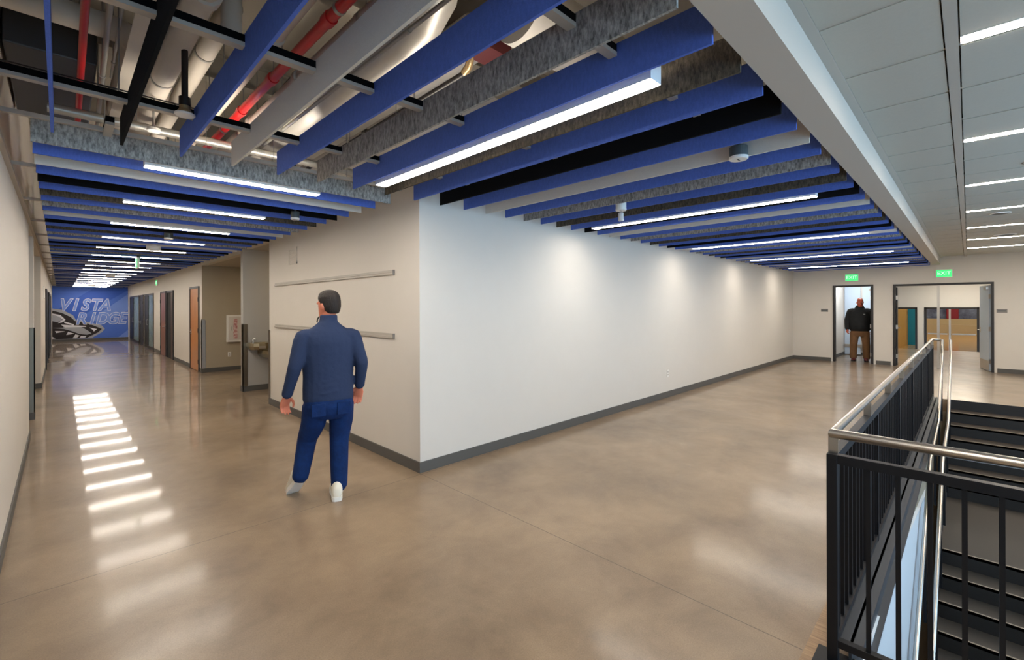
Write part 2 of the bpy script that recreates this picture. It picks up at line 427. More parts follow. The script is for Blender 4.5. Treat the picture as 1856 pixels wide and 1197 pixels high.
# ================================================================== BAFFLES
def nth(k): return f"{k}{'th' if k % 100 in (11, 12, 13) else {1: 'st', 2: 'nd', 3: 'rd'}.get(k % 10, 'th')}"
def felt_mesh(kind, axis):
    mb = MB(); t = 0.007
    if axis == 'y': mb.box(-t, t, 0, 3.742-0.698, 0, BH)
    else: mb.box(0, 2.3145+0.126, -t, t, 0, BH)
    return mb.mesh('baffle_'+kind, M[kind])
kinds = ['blue', 'white_felt', 'grey_felt', 'dark_felt', 'black_felt']
FY = {k: felt_mesh(k, 'y') for k in kinds}
FX = {k: felt_mesh(k, 'x') for k in kinds}
RP = {1: ('blue', 'between charcoal and black ones'), 2: ('black_felt', ''), 3: ('blue', 'between black and white ones'), 4: ('white_felt', ''), 5: ('blue', 'between white and grey ones'), 6: ('grey_felt', ''), 7: ('blue', 'between grey and charcoal ones'), 0: ('dark_felt', '')}
LP = {1: ('grey_felt', ''), 2: ('blue', 'between grey and white ones'), 3: ('white_felt', ''), 4: ('blue', 'between white and black ones'), 5: ('black_felt', ''), 6: ('blue', 'between black and charcoal ones'), 7: ('dark_felt', ''), 0: ('blue', 'between charcoal and grey ones')}
CN = {'blue': 'royal blue', 'white_felt': 'off-white', 'grey_felt': 'heather grey', 'dark_felt': 'charcoal', 'black_felt': 'black'}
OPEN = {-7: 'royal blue felt baffle under the open pipework, next to the wall', -6: 'black felt baffle under the open pipework with pointed near end',
        -5: 'royal blue felt baffle between black and white ones under open pipework', -4: 'off-white felt baffle under the open pipework',
        -3: 'royal blue felt baffle between white and grey ones under open pipework', -2: 'heather grey felt baffle under the open pipework, beside silver duct',
        -1: 'royal blue felt baffle with the long nearest light strip beside it, under pipework', 0: 'charcoal felt baffle directly beneath the longest light strip'}
for k in range(-7, 46):
    x = X0 + k*PITCH
    if x > XE - 0.06: break
    kind, where = RP[k % 8]
    o = link('felt_baffle', FY[kind], None, (x, 0.698, ZB))
    if k in OPEN: tag(o, OPEN[k], 'baffle', 'felt baffles under the open pipework')
    else: tag(o, f'{CN[kind]} felt baffle, {nth(k)} past the block corner, over the stair corridor', 'baffle', 'felt baffles over the stair corridor')
for k in range(1, 90):
    y = Y0 + k*PITCH
    if y > YM - 0.05: break
    kind, where = LP[k % 8]
    o = link('felt_baffle', FX[kind], None, (-0.126, y, ZB))
    if k == 1: tag(o, 'heather grey felt baffle closing off the open pipework, before blue light baffle', 'baffle')
    else: tag(o, f'{CN[kind]} felt baffle, {nth(k)} from the open pipework, over the mural corridor', 'baffle', 'felt baffles over the mural corridor')

# strut tracks that carry the baffles
def track(label, x0, x1, y0, y1):
    t = thing('strut_track', label, 'track', ((x0+x1)/2, (y0+y1)/2, ZB+0.117), 0, 'strut tracks carrying the baffles')
    cx, cy, cz = t.location
    if x1-x0 > y1-y0:
        MB().box(x0-cx, x1-cx, -0.022, 0.022, 0.0, 0.018).build('channel', M['track_grey'], t)
        MB().box(x0-cx, x1-cx, -0.021, 0.021, 0.018, 0.052).build('slot_cover', M['track_black'], t)
        for i in range(int((x1-x0)/2.4)+1): MB().tube([(x0-cx+0.5+i*2.4, 0, 0.06), (x0-cx+0.5+i*2.4, 0, ZDECK-cz)], 0.004, 6).build('hanger_rod', M['wire'], t)
    else:
        MB().box(-0.022, 0.022, y0-cy, y1-cy, 0.0, 0.018).build('channel', M['track_grey'], t)
        MB().box(-0.021, 0.021, y0-cy, y1-cy, 0.018, 0.052).build('slot_cover', M['track_black'], t)
        for i in range(int((y1-y0)/2.4)+1): MB().tube([(0, y0-cy+0.5+i*2.4, 0.06), (0, y0-cy+0.5+i*2.4, ZDECK-cz)], 0.004, 6).build('hanger_rod', M['wire'], t)
track('strut track crossing the baffles beside the soffit beam', XL+0.01, XE-0.01, 1.12, 1.165)
track('strut track crossing the middle of the baffles by the stairs', XL+0.01, XE-0.01, 2.215, 2.26)
track('strut track crossing the baffles nearest the long pale wall', XL+0.01, XE-0.01, 3.275, 3.32)
track('strut track running down the mural corridor along its left side', 0.20, 0.245, 3.75, YM-0.02)
track('strut track running down the mural corridor along its right side', 1.95, 1.995, 3.75, YM-0.02)

# wall angle and short brackets on the left wall
wa = thing('wall_angle', 'thin cream angle bar with short brackets along the left wall', 'angle', (XL, 3, 2.69))
MB().box(0, 0.028, -0.6, 28, 0.0, 0.028).build('rail', M['soffit'], wa)
for i in range(1, 18):
    MB().box(0, 0.16, 0.45+i*1.55, 0.49+i*1.55, 0.03, 0.055).build('bracket', M['soffit'], wa)

# ================================================================== LINEAR LIGHTS
def strip_light(label, group, length, axis, loc, mled=None):
    t = thing('linear_light', label, 'light', loc, 0 if axis == 'x' else math.pi/2, group)
    h = length/2; w = 0.047
    MB().box(-h, h, -w, -w+0.004, 0, 0.095).box(-h, h, w-0.004, w, 0, 0.095).box(-h, h, -w, w, 0.085, 0.095).build('housing', M['lamp_body'], t)
    MB().box(-h-0.004, -h, -w, w, 0, 0.095).build('end_cap', M['lamp_body'], t); MB().box(h, h+0.004, -w, w, 0, 0.095).build('end_cap', M['lamp_body'], t)
    MB().box(-h+0.002, h-0.002, -w+0.005, w-0.005, -0.003, 0.008).build('diffuser', mled or M['led'], t)
    MB().box(-h+0.05, h-0.05, -w+0.015, w-0.015, 0.0955, 0.0985).build('uplight_slot', M['led_up'], t)
    for s in ((-0.8*h, 0.8*h) if h > 1 else (-0.24, 0.24)):
        MB().tube([(s, 0, 0.095), (s, 0, ZDECK-loc[2])], 0.002, 5).build('cable', M['wire'], t)
    return t
for i, lab in enumerate(['longest glowing strip light, between blue and charcoal baffles under pipework', 'glowing strip light between blue and black baffles, past the ceiling sensors',
                         'third strip light from the wall corner, along the stair corridor', 'fourth strip light from the wall corner, along the stair corridor', 'strip light nearest the exit doors, above the single doorway']):
    x = X0 + (-0.68 + 10*i)*PITCH
    strip_light(lab, None, 2.46, 'y', (x, 2.22, 2.656))
for i in range(18):
    y = Y0 + (1.34+5*i)*PITCH
    if y > YM-0.3: break
    strip_light('short glowing strip light between baffles, next to the heather grey end baffle' if i == 0 else f'short glowing strip light, {nth(i+1)} from the open pipework, over the mural corridor', 'strip lights of the mural corridor', 1.22, 'x', (1.04, y, 2.656))
# recessed strips of the tile ceiling
for i in range(nt_):
    x = TX0 + i*0.6096
    if (i-8) % 3 != 1 or x < -4.5 or x > XE-0.5: continue
    xc = x - 0.055
    t = thing('recessed_light', f'recessed glowing strip in the tile ceiling, {nth(int((XE-x)/1.8288)+1)} from the exit doors', 'light', (xc, -0.575, ZCEIL), 0, 'recessed strips of the tile ceiling')
    MB().box(-0.045, 0.045, -0.6, 0.6, -0.003, 0.002).build('trim_frame', M['lamp_body'], t)
    MB().box(-0.036, 0.036, -0.592, 0.592, -0.005, -0.003).build('diffuser', M['led_tile'], t)
    if xc > 8.5:  # unseen extra row, added to brighten the end wall
        t2 = copy_tree(t); t2.location.y = -1.85
        t2['label'] = f'added unseen glowing strip in the second row, {nth(int((XE-x)/1.8288)+1)} from the exit doors'; t2['group'] = 'added second row of recessed strips'

# ================================================================== GUARD RAIL
GX, GY = 2.53, 0.445
g = thing('guard_railing', 'black steel picket railing with stainless top rail around the stair opening', 'railing', (GX, GY, 0))
GL = 10.62 - GX; GW = 2.6
MB().bbox(-0.021, 0.021, -0.021, 0.021, 0.0, 0.965, 0.003).build('corner_post', M['guard'], g)
MB().box(-0.07, 0.07, -0.07, 0.07, 0, 0.012).build('base_plate', M['guard'], g)
MB().box(0.021, GL, -0.019, 0.019, 0.925, 0.965).build('upper_rail', M['guard'], g)
MB().box(0.021, GL, -0.017, 0.017, 0.085, 0.118).build('lower_rail', M['guard'], g)
MB().box(-0.019, 0.019, -GW, -0.021, 0.925, 0.965).build('upper_rail', M['guard'], g)
MB().box(-0.017, 0.017, -GW, -0.021, 0.085, 0.118).build('lower_rail', M['guard'], g)
bal = MB().box(-0.0085, 0.0085, -0.0085, 0.0085, 0.118, 0.925).mesh('baluster', M['guard'])
n = int((GL-0.1)/0.111)
for i in range(1, n+1): link('baluster', bal, g, (i*0.111, 0, 0))
for i in range(1, int(GW/0.102)): link('baluster', bal, g, (0, -0.03-i*0.1005, 0))
for i in range(1, 7): MB().box(i*1.35-0.019, i*1.35+0.019, -0.019, 0.019, 0, 0.925).build('post', M['guard'], g)
# stainless rail: mitred at the corner, turned down at the far end
MB().tube([(GL, -0.11, 1.058), (GL, 0, 1.058), (0, 0, 1.058), (0, -GW, 1.058)], 0.0215, 16).build('top_rail', M['stainless'], g)
for i in range(9): MB().box(i*1.01+0.012, i*1.01+0.022, -0.019, 0.019, 0.965, 1.042).build('rail_bracket', M['stainless'], g)
for i in range(1, 3): MB().box(-0.019, 0.019, -i*1.01-0.005, -i*1.01+0.005, 0.965, 1.042).build('rail_bracket', M['stainless'], g)
MB().box(0.05, GL, -0.062, -0.050, -0.19, 0.075).box(0.05, GL, -0.10, -0.008, 0.065, 0.075).box(0.05, GL, -0.10, -0.050, -0.19, -0.18).build('edge_channel', M['stringer'], g)

# ================================================================== STAIRS
stair = thing('staircase', 'dark rubber stair flight with landing descending beside the railing', 'stairs', (ST_X1, -1.0, -4.2))
sx, sy, sz = stair.location
SY0, SY1 = -2.28, 0.235
RISE, RUN = 0.165, 0.30
steps = [(ST_X1-RUN*k, -RISE*(k+1), RUN) for k in range(6)]
steps.append((ST_X1-RUN*6, -RISE*7, 2.0))
lx = ST_X1-RUN*6-2.0
steps += [(lx-RUN*k, -RISE*(8+k), RUN) for k in range(15)]
for x, z, run in steps:
    st = MB().box(x-run-sx, x-sx, SY0-sy, SY1-sy, z-0.045-sz, z-sz).build('landing' if run > 1 else 'tread', M['tread'], stair)
    MB().box(x-0.012-sx, x-sx, SY0-sy, SY1-sy, z-sz, z+RISE-sz).build('riser', M['riser'], stair)
    MB().box(x-run-0.012-sx, x-run+0.010-sx, SY0-sy, SY1-sy, z-0.03-sz, z+0.002-sz).build('nosing', M['nosing'], st)
st = MB()
st.prism([(ST_X1-sx, 0.02-sz), (ST_X1-1.8-sx, -1.06-sz), (lx-sx, -1.06-sz), (lx-4.5-sx, -3.53-sz), (lx-4.5-sx, -3.9-sz), (lx-sx, -1.42-sz), (ST_X1-1.8-sx, -1.42-sz), (ST_X1-sx, -0.34-sz)], 'y', SY1-sy, SY1+0.02-sy)
st.build('stringer', M['stringer'], stair)
fp = thing('fascia_panel', 'white sloping fascia panel below the railing beside the stairs', 'panel', (2.7, 0.375, -1.0))
MB().prism([(2.66, -0.14), (3.6, -0.19), (5.0, -0.316), (8.15, -0.74), (8.6, -1.3), (7.0, -1.6), (2.66, -3.8)], 'y', 0.372, 0.398).build('panel', M['white_panel'], fp).matrix_parent_inverse = Matrix.Translation((-2.7, -0.375, 1.0))

def handrail(label, y, posts):
    prof = [(10.62, 1.058), (10.55, 0.80), (9.25, -0.06), (7.15, -0.14), (3.2, -2.32)]
    h = thing('stair_handrail', label, 'handrail', (10.62, y, -0.3))
    ox, oy, oz = h.location
    MB().tube([(x-ox, 0, z-oz) for x, z in prof], 0.019, 14).build('pipe', M['stainless'], h)
    for x in posts:
        zz = 0.0
        for (xa, za), (xb, zb) in zip(prof, prof[1:]):
            if xb <= x <= xa: zz = za + (zb-za)*(xa-x)/(xa-xb)
        MB().box(x-ox-0.012, x-ox+0.012, -0.012, 0.012, zz-0.90-oz, zz-oz).build('post', M['guard'], h)
handrail('stainless stair handrail joined to the black railing', 0.318, (10.3, 9.4, 8.2, 7.2, 6.2, 5.2))
handrail('stainless stair handrail standing free over the dark treads', 0.215, (9.9, 8.8, 7.6, 6.6, 5.6))

# ================================================================== DOORS, END WALL
def framed_opening(name, label, y0, y1, zt, w=0.05):
    m = MB()
    m.box(XE-0.02, XE+0.16, y0-w, y0, 0, zt+w).box(XE-0.02, XE+0.16, y1, y1+w, 0, zt+w).box(XE-0.02, XE+0.16, y0, y1, zt, zt+w)
    o = m.build(name, M['door_frame']); o['kind'] = 'structure'; o['label'] = label; o['category'] = 'door'
    return o
d1 = framed_opening('door_1', 'black single door frame with a man standing in it', D1[0]+.05, D1[1]-.05, D1[2]-.05)
d2 = framed_opening('door_2', 'wide black double door frame standing open', D2[0]+.05, D2[1]-.05, D2[2]-.05)
def leaf(parent, hinge, ang, width, zt, m, name='leaf'):
    mb = MB().box(-0.022, 0.022, 0, width, 0.01, zt)
    o = mb.build(name, m, parent); o.location = hinge; o.rotation_euler = (0, 0, ang)
    hw = MB().tube([(-0.022, width-0.07, 1.0), (-0.075, width-0.07, 1.0)], 0.012, 8).tube([(-0.07, width-0.07, 1.0), (-0.07, width-0.20, 1.0)], 0.010, 8)
    hw.box(-0.027, -0.022, width-0.10, width-0.04, 0.93, 1.07)
    hw.build('lever_handle', M['stainless'], o)
    MB().tube([(0.022, width-0.07, 1.0), (0.075, width-0.07, 1.0), (0.07, width-0.20, 1.0)], 0.011, 8).build('lever_handle', M['stainless'], o)
    MB().box(-0.024, 0.024, 0.03, width-0.03, 0.02, 0.26).build('kick_plate', M['stainless'], o)
    MB().box(-0.06, 0.0, 0.06, 0.32, zt-0.10, zt-0.04).build('door_closer', M['stainless'], o)
    for z in (0.25, 1.05, 1.85): MB().box(-0.03, 0.03, -0.012, 0.012, z-0.055, z+0.055).build('hinge', M['stainless'], o)
    return o
leaf(d2, (XE+0.13, D2[1]-0.06, 0), math.radians(-86), 0.86, 2.13, M['door_frame'])
leaf(d2, (XE+0.13, D2[0]+0.06, 0), math.radians(-80), 0.86, 2.13, M['vest_blue'])
MB().box(XE+0.02, XE+0.07, 0.53, 0.58, 0, D2[2]-.05).build('mullion', M['stainless'], d2)
leaf(d1, (XE+0.13, D1[0]+0.06, 0), math.radians(-86), 0.86, 2.15, M['door_frame'])

# rooms behind: vestibule of the single door
struct('wall_vestibule', MB().box(XE+.15, 18.6, 2.95, 3.10, 0, 3.0).box(18.6, 18.75, 1.70, 4.75, 0, 3.0).box(XE+.15, 18.6, 1.68, 1.74, 0, 3.0), M['wall'])
struct('ceiling_vestibule', MB().box(XE+.15, 18.6, 1.68, 3.1, 2.75, 2.85), M['ceil_tile'])
vd = thing('vestibule_door', 'glass double door behind the man, its daylight painted pale blue', 'door', (18.59, 2.3, 0))
for y0 in (-0.28, 0.20):
    MB().box(-0.03, 0.0, y0, y0+0.42, 0.03, 2.5).build('leaf', M['vest_blue'], vd)  # opaque pale blue leaves stand in for daylit glass
MB().box(-0.04, -0.03, -0.30, 0.64, 0.26, 0.36).build('push_bar', M['stainless'], vd)
vl = thing('vestibule_light', 'square ceiling light panel of the small room behind the man', 'light', (17.4, 2.3, 2.74))
MB().box(-0.5, 0.5, -0.3, 0.3, -0.01, 0.01).build('diffuser', mat('vestibule panel', (240, 246, 255), 0.5, emit=20.0), vl)
MB().box(-0.53, 0.53, -0.33, 0.33, 0.0, 0.012).build('frame', M['lamp_body'], vl)
struct('baseboard_vestibule', MB().box(XE+.15, 18.6, 2.938, 2.95, 0, .1).box(18.588, 18.6, 1.74, 2.95, 0, .1), M['base'])
# lobby behind the double door, stepping down to the gym
LZ = -0.6; LX = 26.0
struct('wall_lobby', MB().box(XE+.15, LX, -2.45, -2.3, LZ, 4.0).box(XE+.15, 23.0, -2.45, -2.3, 0, 4.0), M['wall'])
lw = MB()
DT = 1.55
for y0, y1, z0, z1 in [(-2.45, -0.30, LZ, 4.0), (-0.30, 1.33, DT, 4.0), (1.33, 1.55, LZ, 4.0), (1.55, 2.30, DT, 4.0), (2.30, 4.6, LZ, 4.0)]:
    lw.box(LX, LX+0.15, y0, y1, z0, z1)
lw.box(18.75, LX, 4.6, 4.75, LZ, 4.0)
struct('wall_lobby_far', lw, M['wall'])
struct('floor_lobby', MB().box(22.7, LX, -2.45, 4.75, LZ-.1, LZ), M['floor'])
struct('floor_gym', MB().box(LX, 52, -9, 9, LZ-.1, LZ+0.002), M['gym_wood'])
struct('ceiling_lobby', MB().box(XE+.15, LX, -2.45, 1.6, 2.9, 3.0).box(18.6, LX, 1.6, 4.75, 2.9, 3.0), M['ceil_tile'])
struct('ceiling_gym', MB().box(LX, 52, -9, 9, 6.0, 6.1), M['ceil_tile'])
struct('wall_gym', MB().box(50, 50.2, -9, 9, LZ, 6.0).box(LX+.15, 50, 8.9, 9, LZ, 6.0).box(LX+.15, 50, -9, -8.9, LZ, 6.0).box(LX, LX+.15, 4.6, 9, LZ, 6).box(LX, LX+.15, -9, -2.4, LZ, 6), M['gym_dark'])
def dark_frame(name, y0, y1):
    o = MB().box(LX-0.03, LX+0.17, y0, y0+0.07, LZ, DT).box(LX-0.03, LX+0.17, y1-0.07, y1, LZ, DT).box(LX-0.03, LX+0.17, y0, y1, DT-0.07, DT).build(name, M['door_frame'])
    o['kind'] = 'structure'; return o
d3 = dark_frame('door_3', -0.30, 1.33); dark_frame('door_4', 1.55, 2.30)
MB().box(LX-0.02, LX+0.04, 0.52, 0.58, LZ, DT).build('mullion', M['stainless'], d3)
MB().box(LX-0.05, LX+0.02, 0.62, 1.22, 0.42, 0.47).build('push_bar', M['stainless'], d3)
MB().box(LX-0.05, LX+0.02, -0.20, 0.48, 0.42, 0.47).build('push_bar', M['stainless'], d3)
tag(MB().box(49.2, 49.98, -8, 8, LZ, 0.55).box(48.6, 49.2, -8, 8, LZ, 0.1).build('bleacher', M['gym_tan']), 'tan folded bleachers along the far gym wall', 'bleachers')
for y in (-1.4, 0.9, 3.4):
    tag(MB().bbox(49.7, 49.98, y-0.35, y+0.35, 0.55, 2.2, 0.03).build('wall_pad', M['gym_red']), {-1.4: 'dark red pad on the gym wall, behind the right door leaf', 0.9: 'dark red pad on the gym wall, behind the door mullion', 3.4: 'dark red pad on the gym wall, behind the yellow partition'}[y], 'pad', 'red gym pads')
tag(MB().box(LX+.16, 33.9, 2.42, 2.52, LZ, 3).build('room_divider', M['yellow_wood']), 'yellow wooden partition seen through the narrow far opening', 'partition')
tag(MB().box(34, 34.1, 1.8, 2.9, LZ, 3).build('accent_panel', M['teal']), 'teal painted panel at the end of the yellow partition', 'panel')
for i, (x, y) in enumerate([(30, 0), (36, 0), (42, 0), (47, 0), (36, 5), (42, -5), (42, 5)]):
    hl = thing('gym_light', f'high bay light panel under the gym ceiling, {nth(i+1)} from the lobby', 'light', (x, y, 5.6), 0, 'gym high bay lights')
    MB().box(-0.6, 0.6, -0.3, 0.3, 0, 0.02).build('diffuser', mat('gym panel', (255, 244, 225), 0.5, emit=60.0) if i == 0 else bpy.data.materials['gym panel'], hl)
    MB().box(-0.65, 0.65, -0.35, 0.35, 0.02, 0.10).build('housing', M['lamp_body'], hl)
for i, x in enumerate((18.3, 21.5, 24.3)):
    ll = thing('lobby_light', f'flat lobby ceiling light panel, {nth(i+1)} behind the double door', 'light', (x, 0.2, 2.88), 0, 'lobby ceiling panels')
    MB().box(-0.3, 0.3, -0.6, 0.6, 0, 0.01).build('diffuser', mat('lobby panel', (255, 244, 226), 0.5, emit=32.0) if i == 0 else bpy.data.materials['lobby panel'], ll)
    MB().box(-0.32, 0.32, -0.62, 0.62, 0.01, 0.02).build('frame', M['lamp_body'], ll)

# exit signs
def exit_sign(label, loc, ax, hang=False):
    t = thing('exit_sign', label, 'sign', loc)
    ax = Vector(ax); nrm = ax.cross(Vector((0, 0, 1)))
    def bxx(w, h, d0, d1, name, m):
        pts = []
        mb = MB()
        vs = []
        for dd in (d0, d1):
            for sx_, sz_ in ((-1, -1), (1, -1), (1, 1), (-1, 1)):
                vs.append(tuple(ax*sx_*w/2 + nrm*dd + Vector((0, 0, sz_*h/2))))
        mb.add(vs, [(0, 1, 2, 3), (7, 6, 5, 4), (0, 4, 5, 1), (1, 5, 6, 2), (2, 6, 7, 3), (3, 7, 4, 0)])
        return mb.build(name, m, t)
    bxx(0.32, 0.21, 0.0, 0.035, 'housing', M['white_plastic'])
    bxx(0.29, 0.18, 0.035, 0.039, 'face', M['exit_green'])
    f = frame(*(nrm*0.041), ax)
    text_mesh('lettering', 'EXIT', 0.125, M['exit_text'], f, 0.001, parent=t)
    if hang:
        bxx(0.29, 0.18, -0.004, 0.0, 'face', M['exit_green'])
        MB().box(-0.03, 0.03, -0.02, 0.02, 0.105, 0.16).build('canopy', M['dark_plastic'], t)
    return t
exit_sign('green exit sign above the single doorway', (XE-0.001, 2.36, 2.44), (0, -1, 0))
exit_sign('green exit sign above the double doorway', (XE-0.001, 0.445, 2.46), (0, -1, 0))
exit_sign('green exit sign hanging from the mural corridor baffles', (1.10, 11.55, 2.52), (0, -1, 0), True)
exit_sign('green exit sign on the wall above the reddish door', (XC-0.001, 20.9, 2.55), (0, -1, 0))
# room plates
for lab, y in (('small grey room plate beside the single doorway', 3.02), ('small grey room plate beside the double doorway', -0.565)):
    t = thing('room_plate', lab, 'sign', (XE, y, 1.50))
    MB().bbox(-0.008, 0, -0.09, 0.09, -0.045, 0.045, 0.003).build('plate', M['grey_plate'], t)
    MB().box(-0.010, -0.008, -0.07, 0.07, -0.012, 0.012).build('raised_strip', M['dark_plastic'], t)

# ================================================================== MURAL CORRIDOR FITTINGS
def side_door(name, label, y0, y1, zt, leafm, hinge_far, extra=None):
    t = thing(name, label, 'door', (XC, (y0+y1)/2, 0))
    c = (y0+y1)/2; a, b2 = y0-c, y1-c; w = 0.05
    MB().box(-0.028, 0.004, a, a+w, 0, zt).box(-0.028, 0.004, b2-w, b2, 0, zt).box(-0.028, 0.004, a+w, b2-w, zt-w, zt).build('frame', M['door_frame'], t)
    lf = MB().box(-0.014, 0.004, a+w+0.004, b2-w-0.004, 0.01, zt-w-0.004).build('leaf', leafm, t)
    hy = a+w+0.09 if not hinge_far else b2-w-0.09
    dirn = 1 if not hinge_far else -1
    MB().tube([(-0.014, hy, 1.0), (-0.075, hy, 1.0), (-0.075, hy+dirn*0.12, 1.0)], 0.011, 8).box(-0.019, -0.014, hy-0.03, hy+0.03, 0.93, 1.07).build('lever_handle', M['stainless'], lf)
    hgy = b2-w if not hinge_far else a+w
    for z in (0.25, 1.05, 1.85): MB().box(-0.034, -0.012, hgy-0.012, hgy+0.012, z-0.055, z+0.055).build('hinge', M['guard'], t)
    return t
side_door('wooden_door', 'honey oak door with lever handle beside the beige recess', 13.86, 14.98, 2.19, M['wood'], True)
t = side_door('wooden_door', 'reddish wooden door beside the dark open doorway', 18.95, 20.12, 2.19, M['wood_red'], False)
t = thing('dark_doorway', 'black framed doorway with dark stained door standing ajar', 'door', (XC, 18.15, 0))
MB().box(-0.03, 0.004, -0.59, -0.53, 0, 2.19).box(-0.03, 0.004, 0.53, 0.59, 0, 2.19).box(-0.03, 0.004, -0.53, 0.53, 2.13, 2.19).build('frame', M['door_frame'], t)
MB().box(-0.006, 0.002, -0.53, 0.53, 0, 2.13).build('shade_sheet', M['shade_black'], t)  # flat black sheet on the wall paints the doorway's shade
MB().box(-0.018, -0.006, -0.52, -0.16, 0.01, 2.12).build('leaf', M['dark_wood'], t)
def storefront(label, y0, y1, split):
    t = thing('storefront_door', label, 'door', (XC, (y0+y1)/2, 0))
    c = (y0+y1)/2; a, b2 = y0-c, y1-c; zt = 2.19; w = 0.07
    MB().box(-0.03, 0.004, a, a+w, 0, zt).box(-0.03, 0.004, b2-w, b2, 0, zt).box(-0.03, 0.004, a, b2, zt-w, zt).box(-0.03, 0.004, a, b2, 0, 0.12).box(-0.03, 0.004, split-c-w/2, split-c+w/2, 0, zt).build('frame', M['door_frame'], t)
    MB().box(-0.012, 0.004, a+w, split-c-w/2, 0.12, zt-w).build('pane', M['glass_teal'], t)
    lf = MB().box(-0.016, 0.004, split-c+w/2, b2-w, 0.02, zt-w).build('leaf', M['guard'], t)
    MB().tube([(-0.016, split-c+0.12, 0.95), (-0.07, split-c+0.12, 0.95), (-0.07, split-c+0.12, 1.15), (-0.016, split-c+0.12, 1.15)], 0.011, 8).build('pull_handle', M['stainless'], lf)
    return t
storefront('black framed glass door pair beside the reddish wooden door', 21.85, 24.35, 23.2)
storefront('black framed glass door pair next to the mural', 26.2, 29.9, 28.3)
side_door('black_door', 'narrow solid black door between the two glass door pairs', 24.75, 25.85, 2.19, M['guard'], True)
# doors on the left wall
def left_door(label, y0, y1, group=None):
    t = thing('black_door', label, 'door', (XL, (y0+y1)/2, 0), 0, group); h = (y1-y0)/2
    MB().box(-0.004, 0.03, -h, -h+0.06, 0, 2.15).box(-0.004, 0.03, h-0.06, h, 0, 2.15).box(-0.004, 0.03, -h, h, 2.09, 2.15).build('frame', M['door_frame'], t)
    MB().box(-0.004, 0.012, -h+0.06, h-0.06, 0.01, 2.09).build('leaf', M['guard'], t)
left_door('black door on the wall opposite the oak door', 17.2, 19.4); left_door('black door on the left wall nearest the mural', 21.0, 25.5)
t = thing('wall_notice', 'small white notice plate on the left wall before black doors', 'sign', (XL, 15.6, 2.02))
MB().box(0, 0.01, -0.25, 0.25, -0.14, 0.14).build('plate', M['white_plastic'], t)
MB().box(0.01, 0.012, -0.25, 0.25, -0.16, -0.14).build('ledge', M['grey_plate'], t)

# display rails on the block wall
for lab, z in (('upper grey aluminium display rail on the pale block wall', 2.045), ('lower grey aluminium display rail behind the walking man', 1.365)):
    t = thing('display_rail', lab, 'rail', (XC, 6.2, z-0.03))
    MB().prism([(0, -0.028), (-0.022, -0.022), (-0.022, -0.004), (-0.010, 0.004), (-0.010, 0.028), (0, 0.028)], 'y', -1.88, 1.885).build('extrusion', M['track_grey'], t)
    MB().box(-0.023, 0.0, -1.892, -1.88, -0.028, 0.028).build('end_cap', M['grey_plate'], t)
# wall grille
t = thing('wall_grille', 'white louvred air grille high on the block wall', 'vent', (XC, 7.28, 2.43))
MB().box(-0.012, 0, -0.17, 0.17, -0.125, -0.105).box(-0.012, 0, -0.17, 0.17, 0.105, 0.125).box(-0.012, 0, -0.17, -0.15, -0.125, 0.125).box(-0.012, 0, 0.15, 0.17, -0.125, 0.125).build('frame', M['wall'], t)
for i in range(9): MB().box(-0.010, 0, -0.15, 0.15, -0.098+i*0.0235, -0.084+i*0.0235).build('louvre', M['wall'], t)
# outlets
for lab, loc, ax in (('white wall outlet low on the long pale wall', (7.78, YC, 0.43), 'y'), ('white wall outlet under the framed red picture', (3.13, 13.6, 0.42), 'y')):
    t = thing('wall_outlet', lab, 'outlet', loc)
    MB().bbox(-0.038, 0.038, -0.007, 0, -0.06, 0.06, 0.002).build('cover_plate', M['white_plastic'], t)
    for z in (-0.025, 0.025): MB().box(-0.016, 0.016, -0.009, -0.007, z-0.014, z+0.014).build('socket', M['ceil_tee'], t)
# framed extinguisher cabinet / picture in the recess
t = thing('wall_cabinet', 'white framed cabinet with red upright lettering panel on beige wall', 'cabinet', (3.25, 13.6, 1.09))
MB().bbox(-0.19, 0.19, -0.07, 0, -0.35, 0.35, 0.008).build('body', M['white_plastic'], t)
MB().box(-0.15, 0.15, -0.076, -0.07, -0.30, 0.30).build('door', M['wall'], t)
MB().box(-0.045, 0.045, -0.079, -0.076, -0.26, 0.25).build('red_panel', M['red_art'], t)
MB().box(-0.10, -0.085, -0.09, -0.076, -0.05, 0.05).build('latch', M['stainless'], t)
# corner guards
for lab, pts, h in (('stainless corner guard on the beige recess corner', (XC, 13.6, 1), 1.33), ('bronze corner guard on the fountain partition end', (XC, 9.97, 1), 1.31), ('slim corner guard at the end of the block wall', (XC, 8.4, -1), 1.25), ('bronze corner guard on the left wall stub', (XL, 9.72, 2), 1.35)):
    x, y, s = pts
    t = thing('corner_guard', lab, 'guard', (x, y, 0.105))
    if s == 1: m_ = MB().box(-0.014, -0.001, -0.014, 0.075, 0, h-0.1).box(-0.014, 0.075, -0.014, -0.001, 0, h-0.1)
    elif s == -1: m_ = MB().box(-0.014, -0.001, -0.05, 0.005, 0, h-0.1).box(-0.014, 0.05, 0.001, 0.014, 0, h-0.1)
    else: m_ = MB().box(0.001, 0.014, -0.014, 0.075, 0, h-0.1).box(-0.10, 0.014, -0.014, -0.001, 0, h-0.1)
    m_.build('plate', M['stainless'] if 'stainless' in lab else M['bronze'], t)
